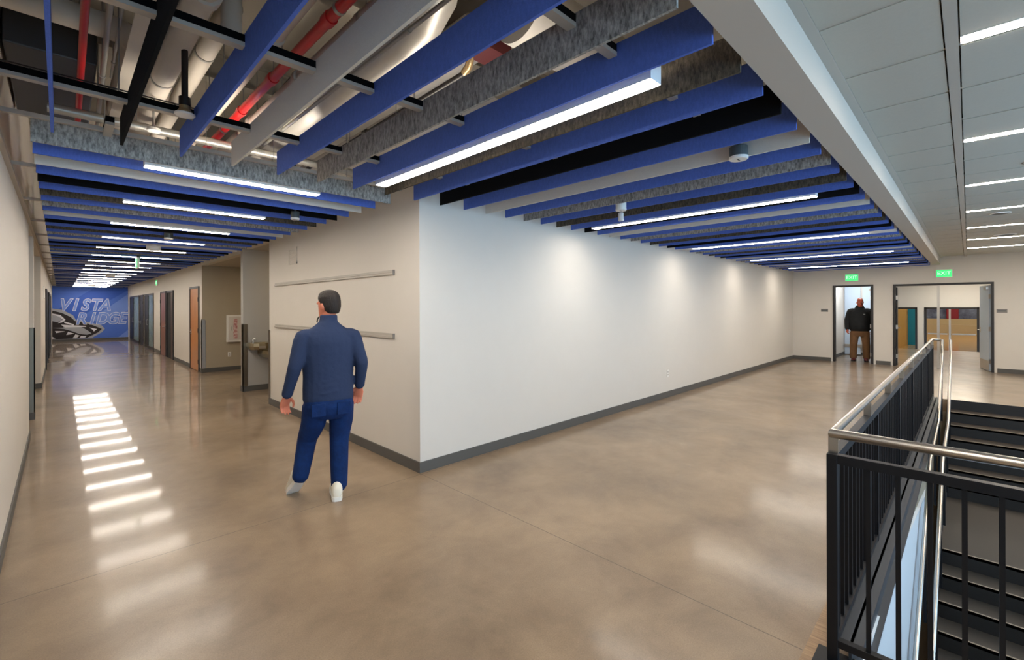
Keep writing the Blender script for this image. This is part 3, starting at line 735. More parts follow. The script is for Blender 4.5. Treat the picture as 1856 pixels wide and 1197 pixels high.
# drinking fountains
def fountain(label, x, z, d, sy_):
    t = thing('drinking_fountain', label, 'fountain', (x, 9.97, z))
    prof = []
    w = 0.19
    pts = [(-w, 0), (-w, -d*0.55), (-w*0.75, -d*0.9), (-w*0.3, -d), (w*0.3, -d), (w*0.75, -d*0.9), (w, -d*0.55), (w, 0)]
    m_ = MB(); nn = len(pts)
    vs = [(p[0]*0.8, p[1]*0.85, -0.125) for p in pts] + [(p[0], p[1], -0.06) for p in pts] + [(p[0], p[1], 0) for p in pts] + [(p[0]*0.86, p[1]*0.90-0.01, 0) for p in pts] + [(p[0]*0.75, p[1]*0.80-0.02, -0.05) for p in pts]
    fs = [list(range(nn))[::-1]] + [[r*nn+i, r*nn+(i+1) % nn, (r+1)*nn+(i+1) % nn, (r+1)*nn+i] for r in range(4) for i in range(nn)] + [[4*nn+i for i in range(nn)]]
    m_.add(vs, fs); m_.build('basin', M['fountain'], t)
    MB().tube([(-0.09, sy_, -0.03), (-0.09, sy_, 0.06), (-0.08, sy_-0.02, 0.08), (-0.06, sy_-0.05, 0.07)], 0.014, 10).build('spout', M['white_plastic'], t)
    MB().box(-0.06, 0.06, -d-0.008, -d, -0.10, -0.05).build('push_bar', M['stainless'], t)
    MB().box(-0.10, 0.10, -0.04, 0, -0.15, 0.0).build('back_plate', M['fountain'], t)
fountain('higher steel drinking fountain in the alcove', 2.755, 0.95, 0.40, -0.14)
fountain('lower steel drinking fountain in the alcove', 2.97, 0.79, 0.54, -0.46)
# recess downlights
for lab, loc in (('round recessed downlight inside the beige recess', (3.9, 12.2, 2.70)), ('round recessed downlight above the drinking fountains', (3.6, 9.1, 2.78))):
    t = thing('downlight', lab, 'light', loc)
    MB().lathe((0, 0, 0), [(0.085, -0.004), (0.085, 0.0)], 24).build('trim_ring', M['lamp_body'], t)
    MB().lathe((0, 0, 0), [(0.07, -0.006), (0.07, -0.004)], 24).build('diffuser', mat('downlight lens '+lab[-8:], (255, 226, 184), 0.5, emit=150.0), t)

# ceiling sensors
def sensor(label, loc, r, dark=True):
    t = thing('ceiling_sensor', label, 'sensor', loc)
    MB().lathe((0, 0, 0), [(r*0.9, 0.0), (r, 0.006), (r, 0.02)], 24).build('face', M['white_plastic'], t)
    MB().lathe((0, 0, 0), [(r*0.97, 0.02), (r*0.97, 0.085), (r*0.9, 0.09)], 24).build('body', M['dark_plastic'] if dark else M['white_plastic'], t)
    MB().tube([(0, 0, 0.09), (0, 0, ZDECK-loc[2])], 0.012, 8).build('stem', M['dark_plastic'], t)
    MB().box(-0.02, 0.02, -0.004, 0.004, -0.002, 0.001).build('lens_slot', M['dark_plastic'], t)
sensor('dark drum sensor with white face hanging near the soffit beam', (3.27, 1.10, 2.64), 0.06)
sensor('small white sensor above the long strip light', (4.06, 2.50, 2.62), 0.055, False)
sensor('tiny sensor hanging beside the second long strip light', (4.45, 2.74, 2.60), 0.03, False)
sensor('small sensor near the block wall in mural corridor', (1.82, 5.18, 2.60), 0.045)
sensor('dark sensor between strip lights of the mural corridor', (1.08, 7.9, 2.60), 0.055)
sensor('pale round detector in the mural corridor before hanging exit sign', (1.11, 9.6, 2.60), 0.10, False)
sensor('pale round detector in the mural corridor past hanging exit sign', (1.11, 18.8, 2.60), 0.12, False)
sensor('pale round detector in front of the mural', (1.0, 27.5, 2.60), 0.12, False)
# tile-ceiling devices
for lab, loc, r in (('round ceiling speaker grille in the tile ceiling', (5.9, -0.45, ZCEIL), 0.11), ('small round ceiling speaker beside a recessed strip', (8.9, -0.30, ZCEIL), 0.10), ('round ceiling device near the exit doors', (11.7, -0.45, ZCEIL), 0.14)):
    t = thing('ceiling_speaker', lab, 'speaker', loc)
    MB().lathe((0, 0, 0), [(r, -0.012), (r*1.05, 0.0)], 28).build('rim', M['white_plastic'], t)
    MB().lathe((0, 0, 0), [(r*0.8, -0.014), (r*0.86, -0.012)], 28).build('grille', M['dark_plastic'], t)

# ================================================================== MURAL
mu = thing('wall_mural_graphic', 'blue wall mural with italic VISTA RIDGE lettering and black shapes', 'mural', (XC/2, YM, 0))
def mpt(u, v):   # mural crop coordinates: u 0..1 left to right, v 0..1 top to bottom
    return (XL + 0.01 + u*(XC-XL-0.02) - XC/2, 2.70 - v*(2.70-0.11))
def mpoly(name, pts, m, depth):
    return MB().prism([mpt(u, v) for u, v in pts], 'y', -0.004-depth*0.002, -0.004-depth*0.002-0.0015).build(name, m, mu)
MB().box(XL+0.01-XC/2, XC-0.01-XC/2, -0.004, 0.0, 0.11, 2.70).build('vinyl_sheet', M['mural_blue'], mu)
mpoly('diagonal_band', [(0.56, 0.0), (1.0, 0.0), (1.0, 0.06), (0.30, 0.62), (0.0, 0.80), (0.0, 0.5)], M['mural_dark'], 0)
mpoly('diagonal_band', [(1.0, 0.14), (1.0, 0.46), (0.62, 0.75), (0.50, 0.62)], M['mural_pale'], 0)
mpoly('diagonal_band', [(1.0, 0.86), (1.0, 1.0), (0.86, 1.0)], M['mural_pale'], 0)
def uv(x, y): return ((x-105)/1228.0, (y-165)/830.0)
def P8(name, pts, m, d): mpoly(name, [uv(*p) for p in pts], m, d)
P8('grey_outline', [(105, 515), (250, 535), (420, 620), (470, 700), (700, 745), (880, 790), (935, 850), (890, 900), (720, 990), (105, 995)], M['mural_grey'], 1)
P8('black_shape', [(105, 548), (250, 585), (385, 650), (450, 715), (700, 770), (885, 850), (820, 905), (640, 985), (105, 992)], M['mural_black'], 2)
P8('grey_shape', [(105, 600), (200, 640), (265, 700), (180, 728), (105, 712)], M['mural_grey'], 3)
P8('white_shape', [(105, 590), (230, 618), (305, 690), (250, 735), (190, 742), (265, 690), (200, 640), (105, 608)], M['mural_white'], 3)
P8('white_shape', [(270, 715), (440, 765), (430, 785), (290, 742)], M['mural_white'], 3)
P8('grey_shape', [(105, 815), (280, 835), (400, 870), (520, 920), (640, 935), (715, 915), (640, 860), (560, 815), (250, 770), (280, 815)], M['mural_grey'], 3)
P8('white_shape', [(232, 765), (460, 785), (620, 795), (630, 812), (300, 812)], M['mural_white'], 4)
P8('white_shape', [(675, 820), (805, 850), (750, 890), (740, 862)], M['mural_white'], 4)
P8('white_shape', [(145, 862), (300, 872), (165, 895)], M['mural_white'], 4)
P8('white_shape', [(345, 880), (440, 912), (315, 930)], M['mural_white'], 4)
P8('white_shape', [(460, 922), (525, 945), (470, 985), (415, 982)], M['mural_white'], 4)
P8('white_shape', [(545, 952), (632, 958), (610, 978), (525, 978)], M['mural_white'], 4)
P8('white_shape', [(105, 950), (155, 975), (105, 985)], M['mural_white'], 4)
def mural_text(body, x0, x1, y0, y1):
    (ua, va), (ub, vb) = uv(x0, y0), uv(x1, y1)
    xa, za = mpt(ua, va); xb, zb_ = mpt(ub, vb)
    n_ = len(body); h = (za-zb_)*1.38
    for i, ch in enumerate(body):
        cx = xa + (xb-xa)*(i+0.5)/n_
        f = frame(cx, -0.016, (za+zb_)/2, (1, 0, 0))
        text_mesh('letter_outline', ch, h, M['mural_white'], f, 0.0005, 0.28, 0.034, parent=mu, xscale=0.78)
        f = frame(cx, -0.0175, (za+zb_)/2, (1, 0, 0))
        text_mesh('letter', ch, h, M['mural_text'], f, 0.0005, 0.28, 0.014, parent=mu, xscale=0.78)
mural_text('VISTA', 195, 1010, 375, 560)
mural_text('RIDGE', 455, 1310, 595, 780)
#@@PLENUM
# ================================================================== OPEN PLENUM
def pipe(name, label, cat, path, r, m, group=None, hang=True, bands=None, n=14, hf=(0.2, 0.55, 0.9)):
    o = Vector(path[0])
    t = thing(name, label, cat, o, 0, group)
    MB().tube([Vector(p)-o for p in path], r, n).build('pipe', m, t)
    a, b_ = Vector(path[0]), Vector(path[-1])
    if hang:
        for f in hf:
            p = a.lerp(b_, f)-o
            MB().tube([p + Vector((0, 0, r)), Vector((p.x, p.y, ZDECK-o.z))], 0.004, 6).build('hanger_rod', M['wire'], t)
            d = (b_-a).normalized()
            MB().tube([p-d*0.012, p+d*0.012], r+0.004, n).build('clamp', M['grey_pipe'], t)
    for f in bands or ():
        p = a.lerp(b_, f)-o; d = (b_-a).normalized()
        MB().tube([p-d*0.03, p+d*0.03], r*1.25, n).build('coupling', m, t)
    return t
def arc(c, r, a0, a1, u, v, n=8):
    c, u, v = Vector(c), Vector(u), Vector(v)
    return [c + u*math.cos(a0+(a1-a0)*i/n)*r + v*math.sin(a0+(a1-a0)*i/n)*r for i in range(n+1)]
pipe('sprinkler_pipe', 'red sprinkler pipe above the blue baffle next to the wall', 'pipe', [(0.085, 1.6, 3.2), (0.115, 6.5, 3.2)], 0.019, M['red_pipe'], bands=(0.58,))
pipe('sprinkler_pipe', 'red sprinkler pipe above the gap between blue and white baffles', 'pipe', [(1.04, 1.0, 3.2), (1.0, 7.5, 3.2)], 0.030, M['red_pipe'], bands=(0.22, 0.36, 0.47))
pipe('conduit', 'grey conduit running beside the red pipe near the wall', 'pipe', [(0.155, 1.6, 3.2), (0.235, 5.6, 3.2)], 0.014, M['grey_pipe'], hf=(0.2, 0.62, 0.85))
pipe('conduit', 'thin grey conduit beside the thicker grey one near the wall', 'pipe', [(0.215, 1.6, 3.25), (0.255, 4.2, 3.25)], 0.008, M['grey_pipe'])
e = [(-0.27, 3.84, 3.43)] + arc((0.21, 3.99, 3.43), 0.15, -math.pi/2, 0, (1, 0, 0), (0, 1, 0)) + [(0.365, 5.4, 3.43)]
pipe('insulated_pipe', 'white jacketed pipe turning from the wall into the corridor', 'pipe', e, 0.075, M['white_pipe'], hang=False)
t = thing('steel_angle', 'white painted angle beam above the black baffle', 'beam', (0.335, 1.6, 3.2))
MB().box(-0.05, 0.05, 0, 3.6, 0, 0.012).box(0.042, 0.05, 0, 3.6, 0.012, 0.12).build('flange', M['white_pipe'], t)
for y in (0.5, 1.3, 2.0): MB().tube([(0, y, 0.01), (0, y, ZDECK-3.2)], 0.005, 6).build('hanger_rod', M['wire'], t)
pipe('insulated_pipe', 'white jacketed pipe above the gap right of the black baffle', 'pipe', [(0.505, 1.2, 3.2), (0.487, 6.0, 3.2)], 0.066, M['white_pipe'], bands=(0.3, 0.62))
pipe('drop_pipe', 'white vertical pipe dropping between black and blue baffles', 'pipe', [(0.71, 3.02, ZDECK), (0.71, 3.02, 3.22)], 0.055, M['white_pipe'], hang=False)
pipe('insulated_pipe', 'white jacketed pipe crossing high behind the vertical pipe', 'pipe', [(0.72, 3.05, 3.42), (0.72, 6.5, 3.42)], 0.06, M['white_pipe'])
pipe('insulated_pipe', 'grey jacketed pipe left of the red sprinkler pipe', 'pipe', [(0.92, 1.0, 3.28), (0.90, 7.5, 3.28)], 0.05, M['white_pipe'], bands=(0.3,))
pipe('insulated_pipe', 'grey jacketed pipe right of the red sprinkler pipe', 'pipe', [(1.19, 1.0, 3.2), (1.15, 7.5, 3.2)], 0.055, M['white_pipe'], bands=(0.34, 0.5))
pipe('conduit', 'grey conduit between jacketed pipe and silver duct', 'pipe', [(1.32, 1.0, 3.12), (1.31, 6.5, 3.12)], 0.012, M['grey_pipe'])
dk = [(1.50, 7.5, 3.3), (1.50, 2.45, 3.3), (1.51, 2.28, 3.34), (1.53, 2.16, 3.45), (1.54, 2.12, 3.62), (1.54, 2.12, ZDECK-0.02)]
pipe('round_duct', 'silver round duct with upturned elbow above white and blue baffles', 'duct', dk, 0.135, M['duct'], hang=False, n=24)
pipe('round_duct', 'wide silver round duct above the heather grey baffle', 'duct', [(1.92, 1.88, 3.42), (7.0, 1.80, 3.42)], 0.20, M['duct'], hang=True, n=28)
pipe('round_duct', 'silver round duct running high over the mural corridor', 'duct', [(2.22, 2.6, 3.68), (2.22, 14.0, 3.68)], 0.16, M['duct'], hang=True, n=24)
bp_ = [(1.90, 2.30, 3.6), (1.90, 2.30, 3.25)] + [(1.905, 2.33, 3.215), (1.91, 2.38, 3.2)] + [(1.98, 5.6, 3.2)]
pipe('iron_pipe', 'black iron pipe running past the heather grey baffle', 'pipe', bp_[2:], 0.019, M['black_pipe'], bands=(0.45,))
pipe('elbow_fitting', 'tan elbow fitting at the end of the black iron pipe', 'pipe', [(1.90, 2.29, 3.55), (1.90, 2.29, 3.26), (1.902, 2.31, 3.22), (1.906, 2.36, 3.2)], 0.026, M['brass'], hang=False)
pipe('grey_main', 'grey pipe crossing above the heather grey end baffle', 'pipe', [(-0.06, 4.43, 3.02), (2.3, 4.43, 3.02)], 0.033, M['grey_pipe'])
tag(MB().box(1.94, 2.16, 2.17, 2.36, 3.32, 3.5).build('steel_bracket', M['maroon']), 'maroon primed steel bracket beside the wide silver duct', 'bracket')
# pendant device with flat white disc
t = thing('pendant_speaker', 'black stemmed pendant with flat white disc beside blue baffle', 'speaker', (0.515, 3.20, 2.765))
MB().lathe((0, 0, 0), [(0.045, -0.005), (0.051, 0.0), (0.051, 0.006)], 28).build('disc', M['white_plastic'], t)
MB().lathe((0, 0, 0), [(0.04, 0.006), (0.036, 0.02), (0.028, 0.03), (0.028, 0.055)], 20).build('collar', M['brass'], t)
MB().tube([(0, 0, 0.05), (0, 0, 0.10)], 0.03, 14).build('socket', M['black_pipe'], t)
MB().tube([(0, 0, 0.10), (0, 0, 3.138-2.765)], 0.017, 12).build('stem', M['black_pipe'], t)
t = thing('pendant_disc', 'small white disc pendant left of the black stemmed one', 'speaker', (0.50, 4.3, 2.97))
MB().lathe((0, 0, 0), [(0.04, -0.006), (0.045, 0.0), (0.04, 0.02)], 24).build('disc', M['white_plastic'], t)
MB().tube([(0, 0, 0.02), (0, 0, 3.136-2.97)], 0.008, 8).build('stem', M['grey_pipe'], t)
# cable bundles
for i, (x0, y0, x1, y1, z) in enumerate([(0.42, 1.5, 0.40, 6.0, 3.55), (1.38, 1.0, 1.36, 6.0, 3.5), (1.75, 1.0, 1.72, 6.5, 3.35)]):
    t = thing('cable_bundle', ['dark cable bundle above the white jacketed pipes', 'dark cable bundle beside the silver round duct', 'dark cable bundle above blue and grey baffles'][i], 'cable', (x0, y0, z))
    for j in range(5):
        pts = [(random.uniform(-0.03, 0.03) + (x1-x0)*q/14, (y1-y0)*q/14, 0.03*math.sin(q*1.3+j) + random.uniform(-0.012, 0.012)) for q in range(15)]
        MB().tube(pts, 0.006, 6).build('cable', M['black_pipe'] if j % 2 else M['grey_pipe'], t)
# steel joists under the deck
for i in range(9):
    y = 1.25 + i*1.9
    t = thing('ceiling_joist', f'painted steel joist under the plenum deck, {nth(i+1)} from the soffit beam', 'joist', (1.1, y, ZDECK), 0, 'steel joists under the plenum deck')
    x1_ = 1.4 if y > 3.9 else 14.8
    MB().box(-1.35, x1_, -0.06, 0.06, -0.25, -0.238).build('bottom_flange', M['steel_joist'], t)
    MB().box(-1.35, x1_, -0.06, 0.06, -0.012, 0.0).build('top_flange', M['steel_joist'], t)
    MB().box(-1.35, x1_, -0.005, 0.005, -0.238, -0.012).build('web', M['steel_joist'], t)
# dark rectangular duct and grey tray on the left, above the wall
tag(MB().bbox(-0.26, 0.19, 4.35, 5.9, 3.36, 3.76, 0.01).build('rectangular_duct', M['stringer']), 'dark rectangular duct against the left wall above red pipe', 'duct')
t = thing('cable_tray', 'dark wire cable tray crossing above the left wall', 'tray', (-0.25, 4.05, 3.12))
for j in range(5): MB().box(0, 1.0, j*0.05-0.004, j*0.05+0.004, 0, 0.008).build('wire', M['black_pipe'], t)
for j in range(9): MB().box(j*0.12, j*0.12+0.008, 0, 0.2, -0.008, 0.0).build('rung', M['black_pipe'], t)
# top strip above the grey end baffle
tag(MB().box(XL, 2.4, 3.955, 3.985, 2.795, 2.822).build('support_bar', M['ceil_tee']), 'cream support bar running above the heather grey end baffle', 'bar')
#@@ENDPLENUM
# ================================================================== PEOPLE
def ring(c, u, v, ru, rv, n=18):
    return [c + u*math.cos(2*math.pi*k/n)*ru + v*math.sin(2*math.pi*k/n)*rv for k in range(n)]
def loft(mb, rings):
    n = len(rings[0]); m = len(rings)
    vs = [p for q in rings for p in q]
    fs = [[i*n+k, i*n+(k+1) % n, (i+1)*n+(k+1) % n, (i+1)*n+k] for i in range(m-1) for k in range(n)]
    fs += [list(range(n))[::-1], [(m-1)*n+k for k in range(n)]]
    mb.add(vs, fs, True)
def stack(mb, rows, n=22):
    # horizontal ellipses: (z, cx, cy, rx, ry)
    loft(mb, [ring(Vector((r[1], r[2], r[0])), Vector((1,0,0)), Vector((0,1,0)), r[3], r[4], n) for r in rows])
def limb(mb, pts, rad, n=14, sub=4):
    # smooth tapered limb through joints, round ends
    pts = [Vector(p) for p in pts]; P_, R_ = [], []
    for i in range(len(pts)-1):
        p0 = pts[max(i-1, 0)]; p1 = pts[i]; p2 = pts[i+1]; p3 = pts[min(i+2, len(pts)-1)]
        for s_ in range(sub):
            t_ = s_/sub; t2, t3 = t_*t_, t_*t_*t_
            q = 0.5*((2*p1) + (p2-p0)*t_ + (2*p0-5*p1+4*p2-p3)*t2 + (3*p1-p0-3*p2+p3)*t3)
            P_.append(q.lerp(p1.lerp(p2, t_), 0.6)); R_.append(rad[i] + (rad[i+1]-rad[i])*t_)
    P_.append(pts[-1]); R_.append(rad[-1])
    d0 = (P_[0]-P_[1]).normalized(); d1 = (P_[-1]-P_[-2]).normalized()
    P_ = [P_[0]+d0*R_[0]*0.6] + P_ + [P_[-1]+d1*R_[-1]*0.6]; R_ = [R_[0]*0.55] + R_ + [R_[-1]*0.55]
    mb.tube(P_, R_, n)
def ball(mb, c, rx, ry, rz, n=16, m=10, rot=None):
    c = Vector(c); rows = []
    for i in range(1, m):
        a = math.pi*i/m
        rows.append([Vector((rx*math.sin(a)*math.cos(2*math.pi*k/n), ry*math.sin(a)*math.sin(2*math.pi*k/n), -rz*math.cos(a))) for k in range(n)])
    if rot: rows = [[rot @ p for p in q] for q in rows]
    loft(mb, [[c+p for p in q] for q in rows])
def fuse(mb, name, m, parent, voxel, smooth=6):
    me = mb.mesh(name, m)
    o = link(name+'_src', me)
    r = o.modifiers.new('r', 'REMESH'); r.mode = 'VOXEL'; r.voxel_size = voxel; r.use_smooth_shade = True
    s = o.modifiers.new('s', 'SMOOTH'); s.factor = 0.5; s.iterations = smooth
    dg = bpy.context.evaluated_depsgraph_get(); dg.update()
    out = bpy.data.meshes.new_from_object(o.evaluated_get(dg))
    bpy.data.objects.remove(o); bpy.data.meshes.remove(me)
    out.name = name
    out.materials.clear(); out.materials.append(m)
    out.polygons.foreach_set('use_smooth', [True]*len(out.polygons))
    return link(name, out, parent)
def hand(mb, wrist, dirv, palm_n, side, curl=0.5, s=1.0):
    # dirv: forearm direction, palm_n: direction the palm faces, side: direction of the thumb
    w = Vector(wrist); d = Vector(dirv).normalized(); pn = Vector(palm_n); pn = (pn - d*pn.dot(d)).normalized()
    sd = Vector(side); sd = (sd - d*sd.dot(d) - pn*sd.dot(pn)).normalized()
    loft(mb, [ring(w + d*a*s, sd, pn, b_*s, c*s, 12) for a, b_, c in ((-0.02, 0.028, 0.021), (0.015, 0.032, 0.020), (0.05, 0.042, 0.018), (0.085, 0.043, 0.016), (0.098, 0.038, 0.013))])
    for off, ln in ((0.031, 0.072), (0.0105, 0.080), (-0.0105, 0.075), (-0.031, 0.060)):
        p = w + (d*0.088 + sd*off)*s; ang = 0.15; path = [p]
        q = p
        for f in (0.45, 0.32, 0.23):
            ang += curl*0.9
            dd = d*math.cos(ang) + pn*math.sin(ang) + sd*off*1.2
            q = q + dd.normalized()*ln*f*s; path.append(q)
        limb(mb, path, [0.0095*s, 0.009*s, 0.0082*s, 0.007*s], 9, 2)
    b0 = w + (d*0.025 + sd*0.028)*s
    limb(mb, [b0, b0+(sd*0.030+d*0.028+pn*0.010)*s, b0+(sd*0.036+d*0.058+pn*0.022)*s, b0+(sd*0.030+d*0.080+pn*0.030)*s], [0.013*s, 0.0115*s, 0.010*s, 0.008*s], 9, 2)
def head(mb, c, rot, s=1.0):
    # face looks along +y before rot; c is the centre of the skull
    c = Vector(c); X_, Y_, Z_ = [rot @ Vector(a) for a in ((1,0,0), (0,1,0), (0,0,1))]
    def at(x, y, z): return c + (X_*x + Y_*y + Z_*z)*s
    rows = [(-0.125, 0.055, 0.030, 0.028), (-0.112, 0.048, 0.048, 0.046), (-0.085, 0.030, 0.060, 0.068), (-0.05, 0.015, 0.067, 0.085), (-0.01, 0.004, 0.072, 0.096), (0.03, 0.0, 0.075, 0.100), (0.065, -0.003, 0.070, 0.095), (0.095, -0.005, 0.053, 0.074), (0.113, -0.005, 0.027, 0.040)]
    loft(mb, [ring(at(0, y, z), X_, Y_, rx*s, ry*s, 22) for z, y, rx, ry in rows])
    loft(mb, [ring(at(0, y, z), X_, Y_, rx*s, ry*s, 8) for z, y, rx, ry in ((-0.052, 0.098, 0.018, 0.014), (-0.042, 0.106, 0.016, 0.018), (-0.02, 0.103, 0.010, 0.013), (0.01, 0.096, 0.008, 0.009))])
    for sx_ in (-1, 1):
        ball(mb, at(sx_*0.076, -0.008, -0.018), 0.010*s, 0.020*s, 0.032*s, 10, 8, rot)
        ball(mb, at(sx_*0.030, 0.088, 0.022), 0.026*s, 0.012*s, 0.009*s, 10, 6, rot)
    ball(mb, at(0, 0.085, -0.078), 0.026*s, 0.014*s, 0.012*s, 10, 6, rot)
def face_parts(parent, c, rot, s=1.0):
    c = Vector(c)
    def at(x, y, z): return c + rot @ (Vector((x, y, z))*s)
    for sx_ in (-1, 1):
        e_ = MB(); ball(e_, at(sx_*0.031, 0.086, 0.002), 0.013*s, 0.011*s, 0.010*s); eo = e_.build('eye', M['eye_white'], parent)
        e_ = MB(); ball(e_, at(sx_*0.031, 0.094, 0.002), 0.006*s, 0.005*s, 0.006*s); e_.build('iris', M['iris'], eo)
    e_ = MB(); ball(e_, at(0, 0.096, -0.076), 0.024*s, 0.006*s, 0.007*s); e_.build('mouth', M['lip'], parent)
def shoe(parent, ankle, yaw, pitch, mu_, ms, s=1.0):
    # sole plane through the toe; pitch lifts the heel
    R_ = Matrix.Rotation(yaw, 3, 'Z') @ Matrix.Rotation(-pitch, 3, 'X')
    piv = Vector(ankle)
    def at(x, y, z): return piv + R_ @ Vector((x*s, (y-0.16)*s, z*s)) 
    X_, Z_ = R_ @ Vector((1,0,0)), R_ @ Vector((0,0,1))
    u_ = MB()
    loft(u_, [ring(at(0, y, z), X_, Z_, rx*s, rz*s, 16) for y, z, rx, rz in ((-0.085, 0.055, 0.020, 0.028), (-0.078, 0.060, 0.034, 0.048), (-0.04, 0.070, 0.040, 0.060), (0.01, 0.066, 0.041, 0.056), (0.06, 0.055, 0.044, 0.042), (0.12, 0.045, 0.049, 0.030), (0.17, 0.040, 0.046, 0.025), (0.20, 0.036, 0.033, 0.018), (0.212, 0.034, 0.016, 0.010))])
    sh = thing_part = u_.build('shoe', mu_, parent)
    so = MB()
    pts = [(-0.092, 0.018), (-0.08, 0.034), (-0.03, 0.040), (0.04, 0.041), (0.12, 0.051), (0.17, 0.047), (0.205, 0.034), (0.222, 0.016)]
    outl = [(w_, y) for y, w_ in pts] + [(-w_, y) for y, w_ in reversed(pts)]
    nn = len(outl)
    so.add([at(x, y, 0.0) for x, y in outl] + [at(x, y, 0.030) for x, y in outl], [list(range(nn))[::-1], list(range(nn, 2*nn))] + [[i, (i+1) % nn, nn+(i+1) % nn, nn+i] for i in range(nn)])
    so.build('sole', ms, sh)
    return sh

def walker():
    az = math.radians(76)
    p = thing('person', 'person in navy quarter-zip pullover and blue jeans walking away', 'person', (1.655, 3.93, 0), az-math.pi/2)
    # facing +y, x to the right; left leg pushing off with raised heel
    shL, elL, wrL = (-0.200, -0.01, 1.385), (-0.272, -0.05, 1.14), (-0.325, 0.03, 0.905)
    shR, elR, wrR = (0.200, -0.01, 1.385), (0.268, -0.06, 1.15), (0.265, 0.02, 0.935)
    hipL, knL, anL = (-0.10, 0.0, 0.88), (-0.158, 0.11, 0.50), (-0.222, 0.06, 0.175)
    hipR, knR, anR = (0.10, 0.0, 0.88), (0.092, 0.03, 0.48), (0.080, -0.03, 0.085)
    hc = Vector((0.012, 0.035, 1.665)); hr = Matrix.Rotation(math.radians(30), 3, 'Z') @ Matrix.Rotation(math.radians(-4), 3, 'X')
    b = MB()
    stack(b, [(0.84, 0, 0, 0.16, 0.10), (1.0, 0, 0, 0.165, 0.10), (1.2, 0, 0, 0.175, 0.10), (1.38, 0, 0, 0.17, 0.09), (1.47, 0, 0, 0.09, 0.07)])
    stack(b, [(1.44, 0, 0.0, 0.062, 0.062), (1.53, 0.004, 0.012, 0.058, 0.060), (1.60, 0.01, 0.025, 0.056, 0.062)])
    head(b, hc, hr, 1.05)
    limb(b, [shL, elL, wrL], [0.05, 0.042, 0.026]); limb(b, [shR, elR, wrR], [0.05, 0.042, 0.026])
    limb(b, [hipL, knL, anL], [0.08, 0.055, 0.038]); limb(b, [hipR, knR, anR], [0.08, 0.055, 0.038])
    hand(b, wrL, (-0.04, 0.09, -0.235), (0.45, -0.85, 0), (0.85, 0.45, 0), 0.42, 1.06)
    hand(b, wrR, (-0.02, 0.06, -0.23), (-0.35, -0.9, 0), (-0.9, 0.35, 0), 0.34, 1.05)
    fuse(b, 'body', M['skin'], p, 0.006, 3)
    face_parts(p, hc, hr, 1.05)
    # short hair: cap over crown and back, cropped at the nape
    h = MB()
    def at(x, y, z): return hc + hr @ Vector((x, y, z))*1.05
    X_, Y_ = hr @ Vector((1.05,0,0)), hr @ Vector((0,1.05,0))
    loft(h, [ring(at(0, y, z), X_, Y_, rx, ry, 22) for z, y, rx, ry in ((-0.075, -0.045, 0.045, 0.040), (-0.05, -0.038, 0.062, 0.060), (-0.015, -0.025, 0.075, 0.082), (0.03, -0.012, 0.0795, 0.098), (0.065, -0.004, 0.078, 0.102), (0.10, 0.0, 0.064, 0.088), (0.122, 0.0, 0.036, 0.052), (0.128, 0.0, 0.012, 0.02))])
    fuse(h, 'hair', M['hair'], p, 0.007, 3)
    # pullover
    s = MB()
    stack(s, [(0.835, 0.0, 0.0, 0.200, 0.138), (0.86, 0.0, 0.0, 0.208, 0.146), (0.95, 0, 0.005, 0.208, 0.148), (1.05, 0, 0.01, 0.205, 0.150), (1.15, 0, 0.005, 0.210, 0.145), (1.26, 0, 0.0, 0.222, 0.140), (1.34, 0, -0.005, 0.224, 0.132), (1.40, 0, -0.005, 0.212, 0.118), (1.44, 0, -0.002, 0.180, 0.104), (1.475, 0, 0.0, 0.130, 0.088), (1.50, 0, 0.0, 0.098, 0.078), (1.515, 0.0, 0.004, 0.085, 0.074)])
    stack(s, [(1.48, 0, 0.0, 0.085, 0.080), (1.53, 0.002, 0.010, 0.074, 0.076), (1.575, 0.006, 0.016, 0.071, 0.074), (1.582, 0.006, 0.017, 0.062, 0.066)])
    for sh, el, wr in ((shL, elL, wrL), (shR, elR, wrR)):
        limb(s, [(sh[0]*0.6, sh[1], sh[2]+0.015), sh, (Vector(sh)+Vector(el))/2, el, wr], [0.060, 0.074, 0.066, 0.056, 0.041])
        d = (Vector(wr)-Vector(el)).normalized()
        s.tube([Vector(wr)-d*0.05, Vector(wr)-d*0.005], [0.046, 0.044], 14)
    # soft folds across the small of the back
    for z, y, w, tl in ((1.03, -0.137, 0.14, 0.05), (0.985, -0.139, 0.10, -0.02), (0.93, -0.141, 0.15, 0.03)):
        limb(s, [(-w, y+0.05, z-tl*0.3), (-w*0.4, y+0.004, z-0.012), (w*0.3, y+0.004, z+0.006), (w, y+0.05, z+tl)], [0.004, 0.009, 0.008, 0.004], 8)
    so = fuse(s, 'pullover', M['sweater'], p, 0.009, 5)
    MB().tube([(-0.055, 0.088, 1.57), (-0.075, 0.085, 1.545), (-0.08, 0.086, 1.515)], 0.006, 8).build('zip_collar', M['belt'], so)
    # jeans
    j = MB()
    stack(j, [(0.92, 0, 0.0, 0.185, 0.125), (0.86, 0, -0.005, 0.198, 0.138), (0.80, 0, -0.012, 0.206, 0.145), (0.74, 0, -0.010, 0.202, 0.135), (0.69, 0, 0.0, 0.17, 0.11)])
    limb(j, [(-0.105, 0, 0.80), (-0.118, 0.02, 0.66), knL, (-0.192, 0.09, 0.32), (anL[0], anL[1], anL[2]+0.01)], [0.108, 0.102, 0.082, 0.074, 0.066])
    limb(j, [(0.105, 0, 0.80), (0.106, 0.015, 0.66), knR, (0.086, 0.0, 0.28), (anR[0], anR[1], 0.085)], [0.108, 0.102, 0.082, 0.076, 0.068])
    jo = fuse(j, 'jeans', M['jeans'], p, 0.009, 5)
